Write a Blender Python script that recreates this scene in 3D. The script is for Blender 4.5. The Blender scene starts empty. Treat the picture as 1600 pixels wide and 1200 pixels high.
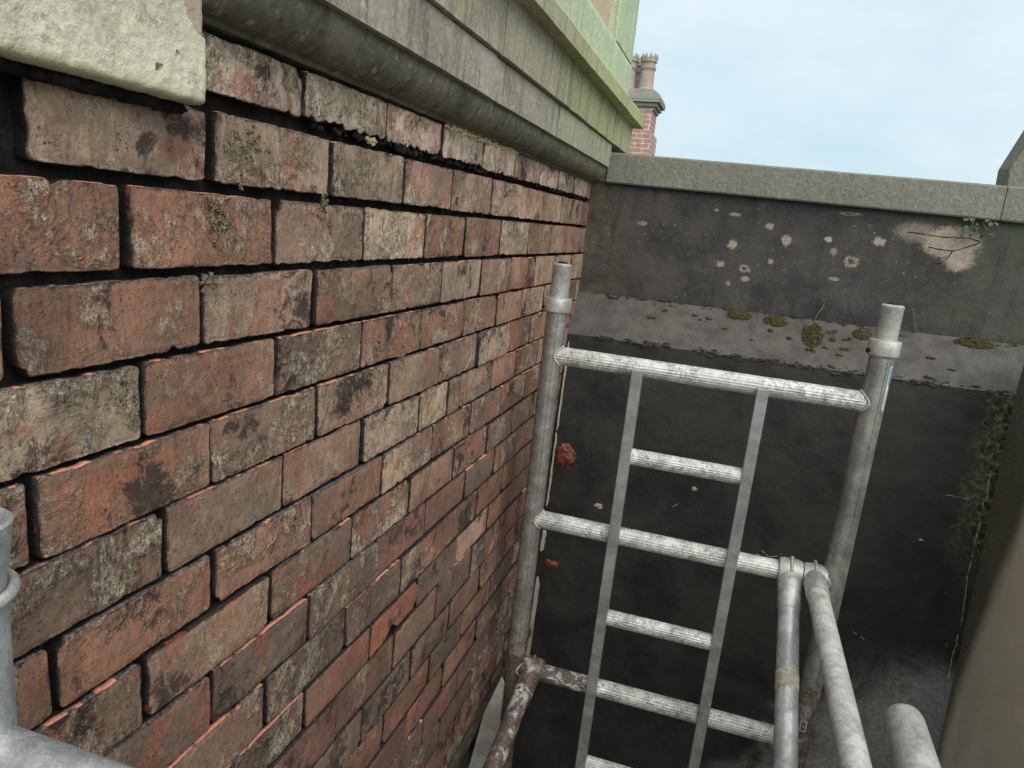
import bpy, bmesh, math, random
from mathutils import Vector, Matrix, noise
random.seed(7)
R = math.radians
scene = bpy.context.scene
col = scene.collection

# ------------------------------------------------------------------ camera
cam_d = bpy.data.cameras.new('camera')
cam = bpy.data.objects.new('camera', cam_d)
col.objects.link(cam)
cam_d.sensor_width = 36.0
cam_d.lens = 24.897
cam_d.clip_start = 0.02
cam_d.clip_end = 2000
rot = Matrix(((0.947965, -0.154703, 0.278262), (0.304195, 0.18218, -0.935027), (0.093958, 0.971019, 0.21976)))
m4 = rot.to_4x4()
m4.translation = Vector((0.578314, -1.94679, 0.352534))
cam.matrix_world = m4
scene.camera = cam

# ------------------------------------------------------------------ world: bright overcast sky
SUN_EL, SUN_AZ = 48.0, 142.0      # azimuth clockwise from +Y (towards +X)
world = bpy.data.worlds.new('World')
scene.world = world
world.use_nodes = True
wt = world.node_tree
for n in list(wt.nodes):
    wt.nodes.remove(n)
def wn(t, **kw):
    n = wt.nodes.new(t)
    for k, v in kw.items():
        setattr(n, k, v)
    return n
w_out = wn('ShaderNodeOutputWorld')
w_bg = wn('ShaderNodeBackground')
w_bg.inputs['Strength'].default_value = 0.0525
w_sky = wn('ShaderNodeTexSky', sky_type='NISHITA')
w_sky.sun_disc = False
w_sky.sun_elevation = R(SUN_EL)
w_sky.sun_rotation = R(SUN_AZ)
w_sky.air_density = 1.0
w_sky.dust_density = 2.0
w_tc = wn('ShaderNodeTexCoord')
w_map = wn('ShaderNodeMapping')
w_map.inputs['Scale'].default_value = (1.0, 1.0, 2.2)
w_n = wn('ShaderNodeTexNoise')
w_n.inputs['Scale'].default_value = 2.3
w_n.inputs['Detail'].default_value = 6
w_n.inputs['Roughness'].default_value = 0.55
w_r = wn('ShaderNodeMapRange')
w_r.inputs['From Min'].default_value = 0.38
w_r.inputs['From Max'].default_value = 0.68
w_cl = wn('ShaderNodeMix', data_type='RGBA')
w_cl.inputs[6].default_value = (5.0, 6.5, 7.2, 1)
w_cl.inputs[7].default_value = (7.0, 7.8, 8.1, 1)
w_mx = wn('ShaderNodeMix', data_type='RGBA')
w_mx.inputs[0].default_value = 0.86
L = wt.links.new
L(w_tc.outputs['Generated'], w_map.inputs['Vector'])
L(w_map.outputs[0], w_n.inputs['Vector'])
L(w_n.outputs['Fac'], w_r.inputs['Value'])
L(w_r.outputs[0], w_cl.inputs[0])
L(w_sky.outputs[0], w_mx.inputs[6])
L(w_cl.outputs[2], w_mx.inputs[7])
L(w_mx.outputs[2], w_bg.inputs['Color'])
L(w_bg.outputs[0], w_out.inputs['Surface'])

# ------------------------------------------------------------------ sun behind thin cloud
sun_d = bpy.data.lights.new('sun', 'SUN')
sun_d.energy = 1.5
sun_d.angle = R(70)
sun_d.color = (1.0, 0.91, 0.80)
sun = bpy.data.objects.new('sun', sun_d)
col.objects.link(sun)
sd = Vector((math.sin(R(SUN_AZ)) * math.cos(R(SUN_EL)), math.cos(R(SUN_AZ)) * math.cos(R(SUN_EL)), math.sin(R(SUN_EL))))
sun.rotation_euler = sd.to_track_quat('Z', 'Y').to_euler()
sun.location = (3, -4, 6)

# ------------------------------------------------------------------ exposure
vs = scene.view_settings
scene.display_settings.display_device = 'sRGB'
vs.view_transform = 'Standard'
vs.look = 'None'
vs.exposure = 1.32
vs.gamma = 1.0
vs.use_curve_mapping = False

# ================================================================== material helpers
class NT:
    def __init__(s, name, rough=0.9, metallic=0.0, spec=0.3):
        s.m = bpy.data.materials.new(name)
        s.m.use_nodes = True
        s.t = s.m.node_tree
        s.b = s.t.nodes['Principled BSDF']
        s.b.inputs['Roughness'].default_value = rough
        s.b.inputs['Metallic'].default_value = metallic
        s.b.inputs['Specular IOR Level'].default_value = spec
        s._pos = None
    def n(s, t, **kw):
        o = s.t.nodes.new(t)
        for k, v in kw.items():
            setattr(o, k, v)
        return o
    def put(s, sock, v):
        if isinstance(v, bpy.types.NodeSocket):
            s.t.links.new(v, sock)
        elif isinstance(v, (tuple, list)) and len(v) == 3 and len(sock.default_value) == 4:
            sock.default_value = (*v, 1)
        else:
            sock.default_value = v
    def pos(s):
        if s._pos is None:
            s._pos = s.n('ShaderNodeNewGeometry').outputs['Position']
        return s._pos
    def obj(s):
        return s.n('ShaderNodeTexCoord').outputs['Object']
    def info(s, o):
        return s.n('ShaderNodeObjectInfo').outputs[o]
    def vadd(s, a, b):
        o = s.n('ShaderNodeVectorMath', operation='ADD'); s.put(o.inputs[0], a); s.put(o.inputs[1], b)
        return o.outputs[0]
    def vmul(s, a, b):
        o = s.n('ShaderNodeVectorMath', operation='MULTIPLY'); s.put(o.inputs[0], a); s.put(o.inputs[1], b)
        return o.outputs[0]
    def xyz(s, v):
        o = s.n('ShaderNodeSeparateXYZ'); s.put(o.inputs[0], v); return o.outputs
    def comb(s, x, y, z):
        o = s.n('ShaderNodeCombineXYZ')
        for i, v in enumerate((x, y, z)):
            s.put(o.inputs[i], v)
        return o.outputs[0]
    def noise(s, vec, scale, detail=4, rough=0.55, dist=0.0):
        o = s.n('ShaderNodeTexNoise')
        s.put(o.inputs['Vector'], vec)
        o.inputs['Scale'].default_value = scale; o.inputs['Detail'].default_value = detail
        o.inputs['Roughness'].default_value = rough; o.inputs['Distortion'].default_value = dist
        return o.outputs['Fac']
    def vor(s, vec, scale, feature='F1'):
        o = s.n('ShaderNodeTexVoronoi', feature=feature)
        s.put(o.inputs['Vector'], vec); o.inputs['Scale'].default_value = scale
        return o.outputs['Distance']
    def ramp(s, f, lo, hi, a=0.0, b=1.0):
        o = s.n('ShaderNodeMapRange', interpolation_type='SMOOTHSTEP')
        s.put(o.inputs['Value'], f); s.put(o.inputs['From Min'], lo); s.put(o.inputs['From Max'], hi)
        o.inputs['To Min'].default_value = a; o.inputs['To Max'].default_value = b
        return o.outputs[0]
    def math(s, op, a, b=0.0):
        o = s.n('ShaderNodeMath', operation=op); s.put(o.inputs[0], a); s.put(o.inputs[1], b)
        return o.outputs[0]
    def mix(s, f, a, b, blend='MIX'):
        o = s.n('ShaderNodeMix', data_type='RGBA', blend_type=blend)
        s.put(o.inputs[0], f); s.put(o.inputs[6], a); s.put(o.inputs[7], b)
        return o.outputs[2]
    def mul(s, c, f):
        g = s.n('ShaderNodeCombineColor')
        for i in range(3):
            s.put(g.inputs[i], f)
        return s.mix(1.0, c, g.outputs[0], 'MULTIPLY')
    def bump(s, h, dist, strength=1.0, prev=None):
        o = s.n('ShaderNodeBump')
        s.put(o.inputs['Height'], h); o.inputs['Distance'].default_value = dist; o.inputs['Strength'].default_value = strength
        if prev is not None:
            s.put(o.inputs['Normal'], prev)
        return o.outputs[0]
    def done(s, color=None, normal=None, rough=None):
        if color is not None: s.put(s.b.inputs['Base Color'], color)
        if normal is not None: s.put(s.b.inputs['Normal'], normal)
        if rough is not None: s.put(s.b.inputs['Roughness'], rough)
        return s.m

def m_brick_face():
    t = NT('weathered_brick_face', 0.88, 0, 0.25)
    rnd = t.info('Random'); tint = t.info('Color'); lich = t.info('Alpha')
    p = t.vadd(t.pos(), t.comb(t.math('MULTIPLY', rnd, 37.0), t.math('MULTIPLY', rnd, 91.0), t.math('MULTIPLY', rnd, 53.0)))
    pv = t.vmul(p, (1, 1, 0.22))                      # run-off streaks
    big = t.noise(p, 9, 5, 0.62, 0.8)
    big2 = t.noise(t.vadd(p, (7.3, 2.1, 4.4)), 13, 6, 0.66, 0.7)
    mid = t.noise(p, 46, 7, 0.74, 0.5)
    fine = t.noise(p, 230, 5, 0.72, 0.3)
    grit = t.noise(p, 600, 3, 0.6)
    strk = t.noise(pv, 60, 6, 0.68)
    crustm = t.ramp(big2, 0.44, 0.60)                 # encrusted areas against smooth, rubbed ones
    c = t.mix(t.ramp(mid, 0.36, 0.66), tint, t.mix(0.5, tint, (0.23, 0.150, 0.105)))
    c = t.mix(t.ramp(t.noise(t.vadd(p, (3.1, 5.7, 1.4)), 7, 5, 0.6, 0.6), 0.42, 0.68, 0.0, 0.55), c, (0.13, 0.105, 0.085))
    redm = t.ramp(t.math('ADD', big, t.math('MULTIPLY', t.math('SUBTRACT', strk, 0.5), 0.4)), 0.535, 0.65)
    c = t.mix(t.math('MULTIPLY', redm, 0.66), c, t.mix(t.ramp(fine, 0.3, 0.7), (0.30, 0.10, 0.062), (0.38, 0.15, 0.10)))
    c = t.mix(t.math('MULTIPLY', t.ramp(strk, 0.50, 0.70), 0.55), c, (0.12, 0.09, 0.068))
    smo = t.ramp(lich, 0.15, 0.75)
    lm = t.math('MULTIPLY', t.ramp(t.math('ADD', t.noise(t.vmul(p, (1, 1, 0.7)), 78, 8, 0.82, 0.5), t.math('MULTIPLY', t.math('SUBTRACT', big2, 0.5), 1.5)), 0.49, 0.66), t.math('MULTIPLY', lich, 0.85))
    c = t.mix(lm, c, t.mix(t.ramp(grit, 0.38, 0.62), (0.38, 0.30, 0.21), (0.80, 0.69, 0.54)))
    gx, gy, gz = t.xyz(t.pos())
    ww = t.math('MULTIPLY', t.math('MULTIPLY', t.ramp(gz, -0.45, -0.95), t.ramp(gy, -0.4, 0.1)), 0.13)
    # pale wiped bloom, a few soft marks
    bloom = t.math('MULTIPLY', t.ramp(t.noise(t.vadd(p, (9.2, 1.1, 7.7)), 15, 6, 0.7, 1.2), t.math('SUBTRACT', 0.62, ww), t.math('SUBTRACT', 0.74, ww)), t.ramp(fine, 0.35, 0.65, 0.35, 1.0))
    c = t.mix(t.math('MULTIPLY', bloom, 0.7), c, (0.55, 0.50, 0.43))
    soot = t.math('MULTIPLY', t.ramp(t.math('ADD', t.noise(p, 34, 8, 0.82, 0.8), t.math('MULTIPLY', t.math('SUBTRACT', t.noise(t.vadd(p, (1.7, 9.1, 3.4)), 8, 3), 0.5), 1.0)), 0.585, 0.69), 0.85)
    c = t.mix(soot, c, (0.032, 0.028, 0.025))
    pit = t.vor(p, 175)
    pitm = t.math('MULTIPLY', t.ramp(t.math('ADD', pit, t.math('MULTIPLY', t.math('SUBTRACT', fine, 0.5), 0.9)), 0.08, 0.22, 1, 0), t.ramp(t.noise(p, 38, 4, 0.65), 0.48, 0.62))
    c = t.mix(t.math('MULTIPLY', pitm, 0.7), c, (0.035, 0.028, 0.023))
    rim = t.n('ShaderNodeAttribute', attribute_name='rim').outputs['Fac']
    rimn = t.math('ADD', rim, t.math('MULTIPLY', t.math('SUBTRACT', t.noise(t.pos(), 30, 6, 0.72, 0.4), 0.5), 0.034))
    c = t.mix(t.math('MULTIPLY', t.ramp(rimn, 0.0035, -0.0030), 0.85), c, (0.030, 0.027, 0.025))
    rg = t.math('MULTIPLY', t.math('MULTIPLY', crustm, t.ramp(fine, 0.50, 0.36)), t.ramp(lich, 0.1, 0.6, 0.25, 1.0))
    c = t.mix(t.math('MULTIPLY', rg, 0.75), c, (0.045, 0.036, 0.028))
    fz = t.noise(t.vmul(p, (1, 1, 0.45)), 190, 5, 0.7, 0.2)
    amp = t.math('ADD', 0.28, t.math('MULTIPLY', t.math('MULTIPLY', crustm, smo), 0.55))
    c = t.mul(c, t.math('ADD', 1.0, t.math('MULTIPLY', t.math('SUBTRACT', fz, 0.5), t.math('MULTIPLY', amp, 4.2))))
    c = t.mul(c, t.ramp(grit, 0.25, 0.75, 0.86, 1.14))
    c = t.mul(c, t.ramp(t.noise(t.vadd(p, (2.2, 6.1, 8.3)), 6, 3, 0.55), 0.3, 0.7, 0.74, 1.2))
    rough_h = t.math('MULTIPLY', t.math('ADD', fine, t.math('MULTIPLY', mid, 0.6)), t.math('ADD', 0.32, t.math('MULTIPLY', t.math('MULTIPLY', crustm, smo), 1.0)))
    h = t.math('ADD', t.math('MULTIPLY', mid, 0.6), rough_h)
    h = t.math('ADD', h, t.math('MULTIPLY', grit, 0.25))
    h = t.math('SUBTRACT', h, t.math('MULTIPLY', pitm, 0.6))
    h = t.math('ADD', h, t.math('MULTIPLY', lm, 0.4))
    return t.done(c, t.bump(h, 0.0050, 1.0))

def m_brick_side(name, lo, fresh_col, g0=(0.05, 0.046, 0.043), g1=(0.16, 0.15, 0.145)):
    """cut-out joint faces: fresh orange brick at the arris, black mortar left deeper in"""
    t = NT(name, 0.9, 0, 0.2)
    rnd = t.info('Random')
    p = t.vadd(t.pos(), t.comb(t.math('MULTIPLY', rnd, 37.0), t.math('MULTIPLY', rnd, 91.0), 0.0))
    x = t.xyz(t.pos())[0]
    nn = t.noise(p, 24, 5, 0.65)
    fine = t.noise(p, 240, 4, 0.7)
    fresh = t.ramp(nn, t.math('ADD', lo, t.math('MULTIPLY', rnd, 0.26)), t.math('ADD', lo + 0.06, t.math('MULTIPLY', rnd, 0.26)))
    grime = t.mix(t.ramp(fine, 0.35, 0.7), g0, g1)
    c = t.mix(fresh, grime, fresh_col)
    deep = t.ramp(t.math('ADD', x, t.math('MULTIPLY', t.math('SUBTRACT', nn, 0.5), 0.010)), -0.0085, -0.0035, 1, 0)
    c = t.mix(deep, c, (0.016, 0.013, 0.012))
    c = t.mul(c, t.ramp(fine, 0.25, 0.75, 0.7, 1.3))
    return t.done(c, t.bump(fine, 0.003, 0.8))

def m_mortar():
    t = NT('black_old_mortar', 0.95, 0, 0.1)
    p = t.pos()
    c = t.mix(t.ramp(t.noise(p, 30, 6, 0.7), 0.4, 0.7), (0.016, 0.015, 0.014), (0.045, 0.04, 0.036))
    return t.done(c, t.bump(t.noise(p, 160, 6, 0.7), 0.006, 1))

def m_white_stone():
    t = NT('pale_painted_stone', 0.8, 0, 0.3)
    p = t.pos()
    n1 = t.noise(p, 16, 5, 0.6, 0.3); n2 = t.noise(p, 130, 6, 0.65, 0.8); n3 = t.noise(p, 420, 3, 0.6)
    c = t.mix(t.ramp(n1, 0.4, 0.7), (0.60, 0.565, 0.45), (0.50, 0.47, 0.37))
    at = t.n('ShaderNodeAttribute', attribute_name='chip').outputs['Fac']
    edge = t.n('ShaderNodeAttribute', attribute_name='algae').outputs['Fac']
    c = t.mix(t.math('MULTIPLY', edge, t.ramp(n2, 0.3, 0.6, 0.3, 0.8)), c, (0.38, 0.38, 0.22))
    c = t.mix(t.math('MULTIPLY', t.ramp(n1, 0.6, 0.72), 0.35), c, (0.36, 0.35, 0.28))
    c = t.mix(at, c, (0.46, 0.36, 0.29))
    c = t.mul(c, t.ramp(n2, 0.25, 0.75, 0.84, 1.14))
    h = t.math('ADD', t.math('MULTIPLY', n2, t.ramp(n1, 0.35, 0.65, 0.35, 1.2)), t.math('MULTIPLY', n3, 0.25))
    flake = t.ramp(t.noise(t.vadd(p, (3.3, 1.2, 8.8)), 28, 7, 0.72, 1.0), 0.60, 0.63)
    c = t.mix(t.math('MULTIPLY', flake, 0.35), c, (0.42, 0.39, 0.29))
    h = t.math('SUBTRACT', h, t.math('MULTIPLY', flake, 0.25))
    return t.done(c, t.bump(h, 0.0045, 0.8))

def m_stone(name, base, dark, algae, a0, a1, yellow=0.0, speck=0.5):
    """tooled sandstone, dark run-off streaks, algae that thickens along the wall (towards +Y)"""
    t = NT(name, 0.88, 0, 0.25)
    p = t.pos()
    rnd = t.info('Random')
    pr = t.vadd(p, t.comb(0.0, 0.0, t.math('MULTIPLY', rnd, 9.0)))
    n1 = t.noise(pr, 7, 5, 0.6, 0.4); n2 = t.noise(p, 90, 6, 0.7, 0.5)
    strk = t.noise(t.vmul(pr, (1, 1, 0.12)), 34, 5, 0.65)
    tool = t.noise(t.vmul(p, (1, 2.2, 0.45)), 170, 3, 0.6)
    c = t.mix(t.ramp(n1, 0.35, 0.68), base, t.mix(0.5, base, dark))
    y = t.xyz(p)[1]
    al = t.math('MULTIPLY', t.ramp(y, a0, a1), t.ramp(n1, 0.32, 0.62, 0.35, 1))
    c = t.mix(al, c, algae)
    c = t.mix(t.math('MULTIPLY', t.ramp(strk, 0.5, 0.66), 0.65 if speck > 0.2 else 0.3), c, dark)
    c = t.mix(t.math('MULTIPLY', t.ramp(t.noise(p, 45, 8, 0.8), 0.56, 0.66), speck), c, (0.50, 0.50, 0.42))
    c = t.mix(t.math('MULTIPLY', t.ramp(t.noise(p, 24, 6, 0.7), 0.56, 0.68), yellow), c, (0.34, 0.33, 0.10))
    c = t.mul(c, t.ramp(n2, 0.25, 0.75, 0.75, 1.25))
    h = t.math('ADD', t.math('MULTIPLY', tool, 0.8), n2)
    return t.done(c, t.bump(h, 0.004, 0.8))

def m_black_render(name, c0, c1, brown, olive_amt, bumpd=0.004, spots=None):
    t = NT(name, 0.82, 0, 0.35)
    p = t.pos()
    n1 = t.noise(p, 5, 6, 0.65, 0.6); n2 = t.noise(p, 60, 7, 0.72, 0.3); n3 = t.noise(p, 330, 4, 0.65)
    x, y, z = t.xyz(p)
    c = t.mix(t.ramp(n1, 0.35, 0.65), c0, c1)
    c = t.mix(t.math('MULTIPLY', t.ramp(n2, 0.52, 0.68), 0.55), c, brown)
    ol = t.math('ADD', t.ramp(x, 0.22, 0.02), t.math('MULTIPLY', t.ramp(x, 1.12, 1.45), 1.0))
    ol = t.math('MULTIPLY', t.math('MULTIPLY', ol, olive_amt), t.ramp(t.noise(p, 9, 7, 0.7, 0.5), 0.36, 0.62))
    c = t.mix(t.math('MINIMUM', ol, 0.9), c, t.mix(t.ramp(x, 0.3, 0.8), (0.105, 0.092, 0.050), (0.060, 0.078, 0.050)))
    gr = t.math('MULTIPLY', t.ramp(t.noise(p, 38, 8, 0.78, 0.4), 0.58, 0.74), 0.45)
    c = t.mix(gr, c, (0.17, 0.16, 0.15))
    c = t.mix(t.math('MULTIPLY', t.ramp(t.noise(t.vmul(p, (1, 1, 0.15)), 22, 5, 0.65), 0.5, 0.7), 0.4), c, (0.020, 0.019, 0.019))
    # lime blooms and the patch where the skin has come away
    wob = t.math('MULTIPLY', t.math('SUBTRACT', t.noise(p, 75, 7, 0.8, 0.5), 0.5), 3.2)
    def blot(cx, cz, rx, rz, w=1.0, soft=0.35, hollow=False):
        dx = t.math('DIVIDE', t.math('SUBTRACT', x, cx), rx); dz = t.math('DIVIDE', t.math('SUBTRACT', z, cz), rz)
        d = t.math('SQRT', t.math('ADD', t.math('MULTIPLY', dx, dx), t.math('MULTIPLY', dz, dz)))
        d = t.math('ADD', d, t.math('MULTIPLY', wob, w))
        f = t.ramp(d, 1.0 + soft, 1.0 - soft)
        if hollow:
            f = t.math('MULTIPLY', f, t.ramp(d, 0.35, 0.75))
        return f
    if spots:
        acc = None
        for i, (cx, cz, rx, rz) in enumerate(spots):
            f = t.math('MULTIPLY', blot(cx, cz, rx * 0.8, rz * 0.8, 1.0, 0.3, i % 5 == 2), 0.55 + 0.4 * ((i * 37) % 10) / 10)
            acc = f if acc is None else t.math('MAXIMUM', acc, f)
        speck = t.math('MULTIPLY', t.ramp(t.vor(p, 34), 0.14, 0.04), t.ramp(t.noise(p, 6, 3), 0.50, 0.62))
        acc = t.math('MAXIMUM', acc, t.math('MULTIPLY', speck, 0.6))
        c = t.mix(acc, c, t.mix(t.ramp(n2, 0.4, 0.65), (0.30, 0.27, 0.22), (0.42, 0.38, 0.30)))
        bare = t.math('MAXIMUM', blot(1.235, 0.428, 0.085, 0.050, 0.5, 0.25), t.math('MULTIPLY', blot(1.13, 0.452, 0.06, 0.03, 0.6, 0.5), 0.6))
        bare = t.math('MAXIMUM', bare, blot(1.268, 0.380, 0.042, 0.040, 0.5, 0.25))
        c = t.mix(t.math('MULTIPLY', bare, 0.92), c, t.mix(t.ramp(n2, 0.35, 0.68), (0.38, 0.325, 0.275), (0.27, 0.225, 0.19)))
    c = t.mul(c, t.ramp(n3, 0.25, 0.75, 0.7, 1.3))
    h = t.math('ADD', n2, t.math('MULTIPLY', n3, 0.5))
    return t.done(c, t.bump(h, bumpd, 0.8), t.ramp(n1, 0.3, 0.7, 0.6, 0.9))

def m_lower_render():
    """bitumen-black wall foot with a paler dried patch low down on the right"""
    t = NT('black_wet_render', 0.6, 0, 0.35)
    p = t.pos()
    x, y, z = t.xyz(p)
    n1 = t.noise(p, 4, 6, 0.65, 0.7); n2 = t.noise(p, 70, 7, 0.7); n3 = t.noise(p, 330, 4, 0.65)
    c = t.mix(t.ramp(n1, 0.38, 0.66), (0.012, 0.0118, 0.0115), (0.027, 0.026, 0.0245))
    # dried lime bloom, its own ragged outline
    w = t.noise(p, 6.5, 6, 0.62, 0.8)
    d = t.math('ADD', t.math('MULTIPLY', t.math('SUBTRACT', x, 1.36), 0.8), t.math('MULTIPLY', t.math('SUBTRACT', -1.03, z), 0.55))
    bloom = t.ramp(t.math('ADD', t.math('ADD', d, 0.10), t.math('MULTIPLY', t.math('SUBTRACT', w, 0.5), 0.55)), -0.10, 0.16)
    low = t.ramp(t.math('ADD', z, t.math('MULTIPLY', t.math('SUBTRACT', w, 0.5), 0.22)), -1.06, -0.90, 1, 0)
    bl = t.math('MULTIPLY', bloom, low)
    c = t.mix(t.math('MULTIPLY', bl, 0.85), c, t.mix(t.ramp(n2, 0.35, 0.7), (0.15, 0.15, 0.148), (0.27, 0.27, 0.265)))
    # olive growth up the right-hand corner
    ol = t.math('MULTIPLY', t.ramp(t.math('ADD', x, t.math('MULTIPLY', t.math('SUBTRACT', w, 0.5), 0.28)), 1.36, 1.47), t.ramp(z, -0.75, -0.35))
    c = t.mix(t.math('MULTIPLY', ol, 0.9), c, t.mix(t.ramp(n2, 0.45, 0.62), (0.045, 0.043, 0.020), (0.18, 0.155, 0.085)))
    c = t.mix(t.math('MULTIPLY', t.ramp(t.noise(p, 30, 8, 0.78, 0.5), 0.62, 0.72), 0.4), c, (0.11, 0.10, 0.09))
    c = t.mul(c, t.ramp(n3, 0.25, 0.75, 0.75, 1.25))
    h = t.math('ADD', n2, t.math('MULTIPLY', n3, 0.5))
    return t.done(c, t.bump(h, 0.003, 0.7), t.ramp(n1, 0.3, 0.7, 0.45, 0.75))

def m_simple(name, c0, c1, scale=60, bumpd=0.002, rough=0.9, spec=0.2, metallic=0.0, grain=280):
    t = NT(name, rough, metallic, spec)
    p = t.pos()
    n1 = t.noise(p, scale, 6, 0.68, 0.3); n2 = t.noise(p, grain, 4, 0.65)
    c = t.mix(t.ramp(n1, 0.35, 0.66), c0, c1)
    c = t.mul(c, t.ramp(n2, 0.25, 0.75, 0.78, 1.22))
    h = t.math('ADD', n1, t.math('MULTIPLY', n2, 0.6))
    return t.done(c, t.bump(h, bumpd, 0.8))

def m_tan_wall():
    t = NT('tan_rendered_wall', 0.9, 0, 0.2)
    p = t.pos()
    x, y, z = t.xyz(p)
    n1 = t.noise(p, 6, 6, 0.62, 0.5); n2 = t.noise(p, 120, 6, 0.7); n3 = t.noise(p, 420, 3, 0.6)
    c = t.mix(t.ramp(n1, 0.35, 0.68), (0.84, 0.74, 0.58), (0.77, 0.67, 0.52))
    # dark olive band along the corner, widening upwards
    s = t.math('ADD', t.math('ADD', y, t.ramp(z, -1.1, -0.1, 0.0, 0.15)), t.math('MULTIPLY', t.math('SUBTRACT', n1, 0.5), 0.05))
    dark_band = t.ramp(s, 0.45, 0.55)
    c = t.mix(dark_band, c, t.mix(t.ramp(n2, 0.4, 0.65), (0.13, 0.122, 0.09), (0.20, 0.185, 0.135)))
    c = t.mul(c, t.ramp(n3, 0.25, 0.75, 0.82, 1.18))
    return t.done(c, t.bump(t.math('ADD', n2, n3), 0.003, 0.8))

def m_alu(name, base, white_amt, dirt_amt, mud=False, rough=0.42, metallic=0.75, mudx=False, cracks=False):
    """dull scaffold aluminium: oxide bloom, hairline dark cracks in old splashes, optional mud"""
    t = NT(name, rough, metallic, 0.5)
    p = t.obj()
    n1 = t.noise(p, 22, 6, 0.65, 0.6); n2 = t.noise(p, 150, 6, 0.7); n3 = t.noise(p, 520, 3, 0.6)
    c = t.mix(t.ramp(n1, 0.35, 0.65), base, tuple(v * 0.66 for v in base))
    wm = t.math('MULTIPLY', t.ramp(t.noise(p, 34, 7, 0.7, 0.7), 0.5 - 0.16 * white_amt, 0.60), white_amt)
    c = t.mix(wm, c, (0.58, 0.60, 0.59))
    cn = t.math('ABSOLUTE', t.math('SUBTRACT', t.noise(t.vadd(p, (4.0, 2.0, 7.0)), 44, 7, 0.72, 0.8), 0.5))
    crack = t.math('MULTIPLY', t.ramp(cn, 0.028, 0.006), t.ramp(t.noise(t.vadd(p, (1.0, 8.0, 3.0)), 14, 3), 0.38, 0.50))
    c = t.mix(t.math('MULTIPLY', crack, min(0.9, 0.9 * dirt_amt) if cracks else 0.25), c, (0.09, 0.085, 0.08))
    c = t.mul(c, t.ramp(t.noise(p, 9, 4, 0.6, 1.0), 0.3, 0.7, 0.78, 1.15))
    rub = t.ramp(t.noise(t.vmul(p, (1, 1, 0.12)), 240, 4, 0.7), 0.60, 0.72)
    c = t.mix(t.math('MULTIPLY', rub, 0.45), c, (0.16, 0.155, 0.15))
    spk = t.ramp(n2, 0.58, 0.68)
    c = t.mix(t.math('MULTIPLY', spk, 0.6 * dirt_amt), c, (0.13, 0.12, 0.11))
    metal = t.math('MULTIPLY', t.math('SUBTRACT', 1.0, wm), metallic)
    if mud:
        z = t.xyz(t.pos())[2]
        mm = t.ramp(t.math('ADD', t.noise(p, 15, 7, 0.7, 0.6), t.ramp(z, -1.05, -0.55, 0.13, -0.14)), 0.5, 0.6)
        c = t.mix(mm, c, t.mix(t.ramp(n2, 0.4, 0.65), (0.05, 0.035, 0.03), (0.15, 0.11, 0.09)))
        metal = t.math('MULTIPLY', metal, t.math('SUBTRACT', 1.0, mm))
    if mudx:
        xw = t.xyz(t.pos())[0]
        mm = t.ramp(t.math('ADD', t.noise(p, 30, 8, 0.75, 0.6), t.ramp(xw, 0.12, 0.62, 0.14, -0.14)), 0.5, 0.58)
        c = t.mix(mm, c, t.mix(t.ramp(n2, 0.4, 0.65), (0.045, 0.036, 0.032), (0.13, 0.105, 0.09)))
        metal = t.math('MULTIPLY', metal, t.math('SUBTRACT', 1.0, mm))
    t.put(t.b.inputs['Metallic'], metal)
    c = t.mul(c, t.ramp(n3, 0.25, 0.75, 0.86, 1.14))
    return t.done(c, t.bump(t.math('ADD', n2, t.math('MULTIPLY', n3, 0.3)), 0.0008, 0.7), t.ramp(n1, 0.3, 0.7, rough - 0.08, rough + 0.2))

def m_far_brick():  # brick and mortar lightened: a hazy veil is put into the colour
    t = NT('far_red_brick', 0.9, 0, 0.2)
    o = t.n('ShaderNodeTexBrick')
    p = t.pos(); x, y, z = t.xyz(p)
    t.put(o.inputs['Vector'], t.comb(t.math('ADD', x, y), z, 0.0))
    o.inputs['Color1'].default_value = (0.42, 0.25, 0.21, 1); o.inputs['Color2'].default_value = (0.34, 0.21, 0.18, 1)
    o.inputs['Mortar'].default_value = (0.52, 0.48, 0.44, 1)
    o.inputs['Scale'].default_value = 1.0; o.inputs['Mortar Size'].default_value = 0.008
    o.inputs['Brick Width'].default_value = 0.23; o.inputs['Row Height'].default_value = 0.078
    return t.done(t.mul(o.outputs['Color'], t.ramp(t.noise(p, 8, 5, 0.6), 0.3, 0.7, 0.75, 1.2)))

LIME = [(0.209, 0.400, 0.022, 0.010), (0.724, 0.386, 0.020, 0.020), (0.945, 0.335, 0.026, 0.022), (0.884, 0.364, 0.012, 0.016), (0.860, 0.403, 0.014, 0.010), (0.544, 0.357, 0.020, 0.020),
        (0.682, 0.309, 0.012, 0.010), (0.598, 0.273, 0.022, 0.016), (0.608, 0.237, 0.016, 0.012), (0.511, 0.282, 0.018, 0.014), (0.535, 0.460, 0.022, 0.008), (0.66, 0.43, 0.016, 0.014),
        (0.914, 0.495, 0.040, 0.006), (0.55, 0.215, 0.012, 0.010), (1.02, 0.41, 0.022, 0.016), (0.47, 0.47, 0.010, 0.005), (0.9, 0.27, 0.022, 0.008)]
M = {}
M['brick'] = m_brick_face()
M['brick_side'] = m_brick_side('joint_face', 0.52, (0.17, 0.055, 0.034), (0.016, 0.014, 0.013), (0.05, 0.044, 0.04))
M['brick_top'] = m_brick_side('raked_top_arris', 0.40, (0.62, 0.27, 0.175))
M['mortar'] = m_mortar()
M['white'] = m_white_stone()
M['mould'] = m_stone('moulded_stone', (0.15, 0.14, 0.10), (0.05, 0.047, 0.036), (0.20, 0.195, 0.105), -0.2, 0.9)
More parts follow.
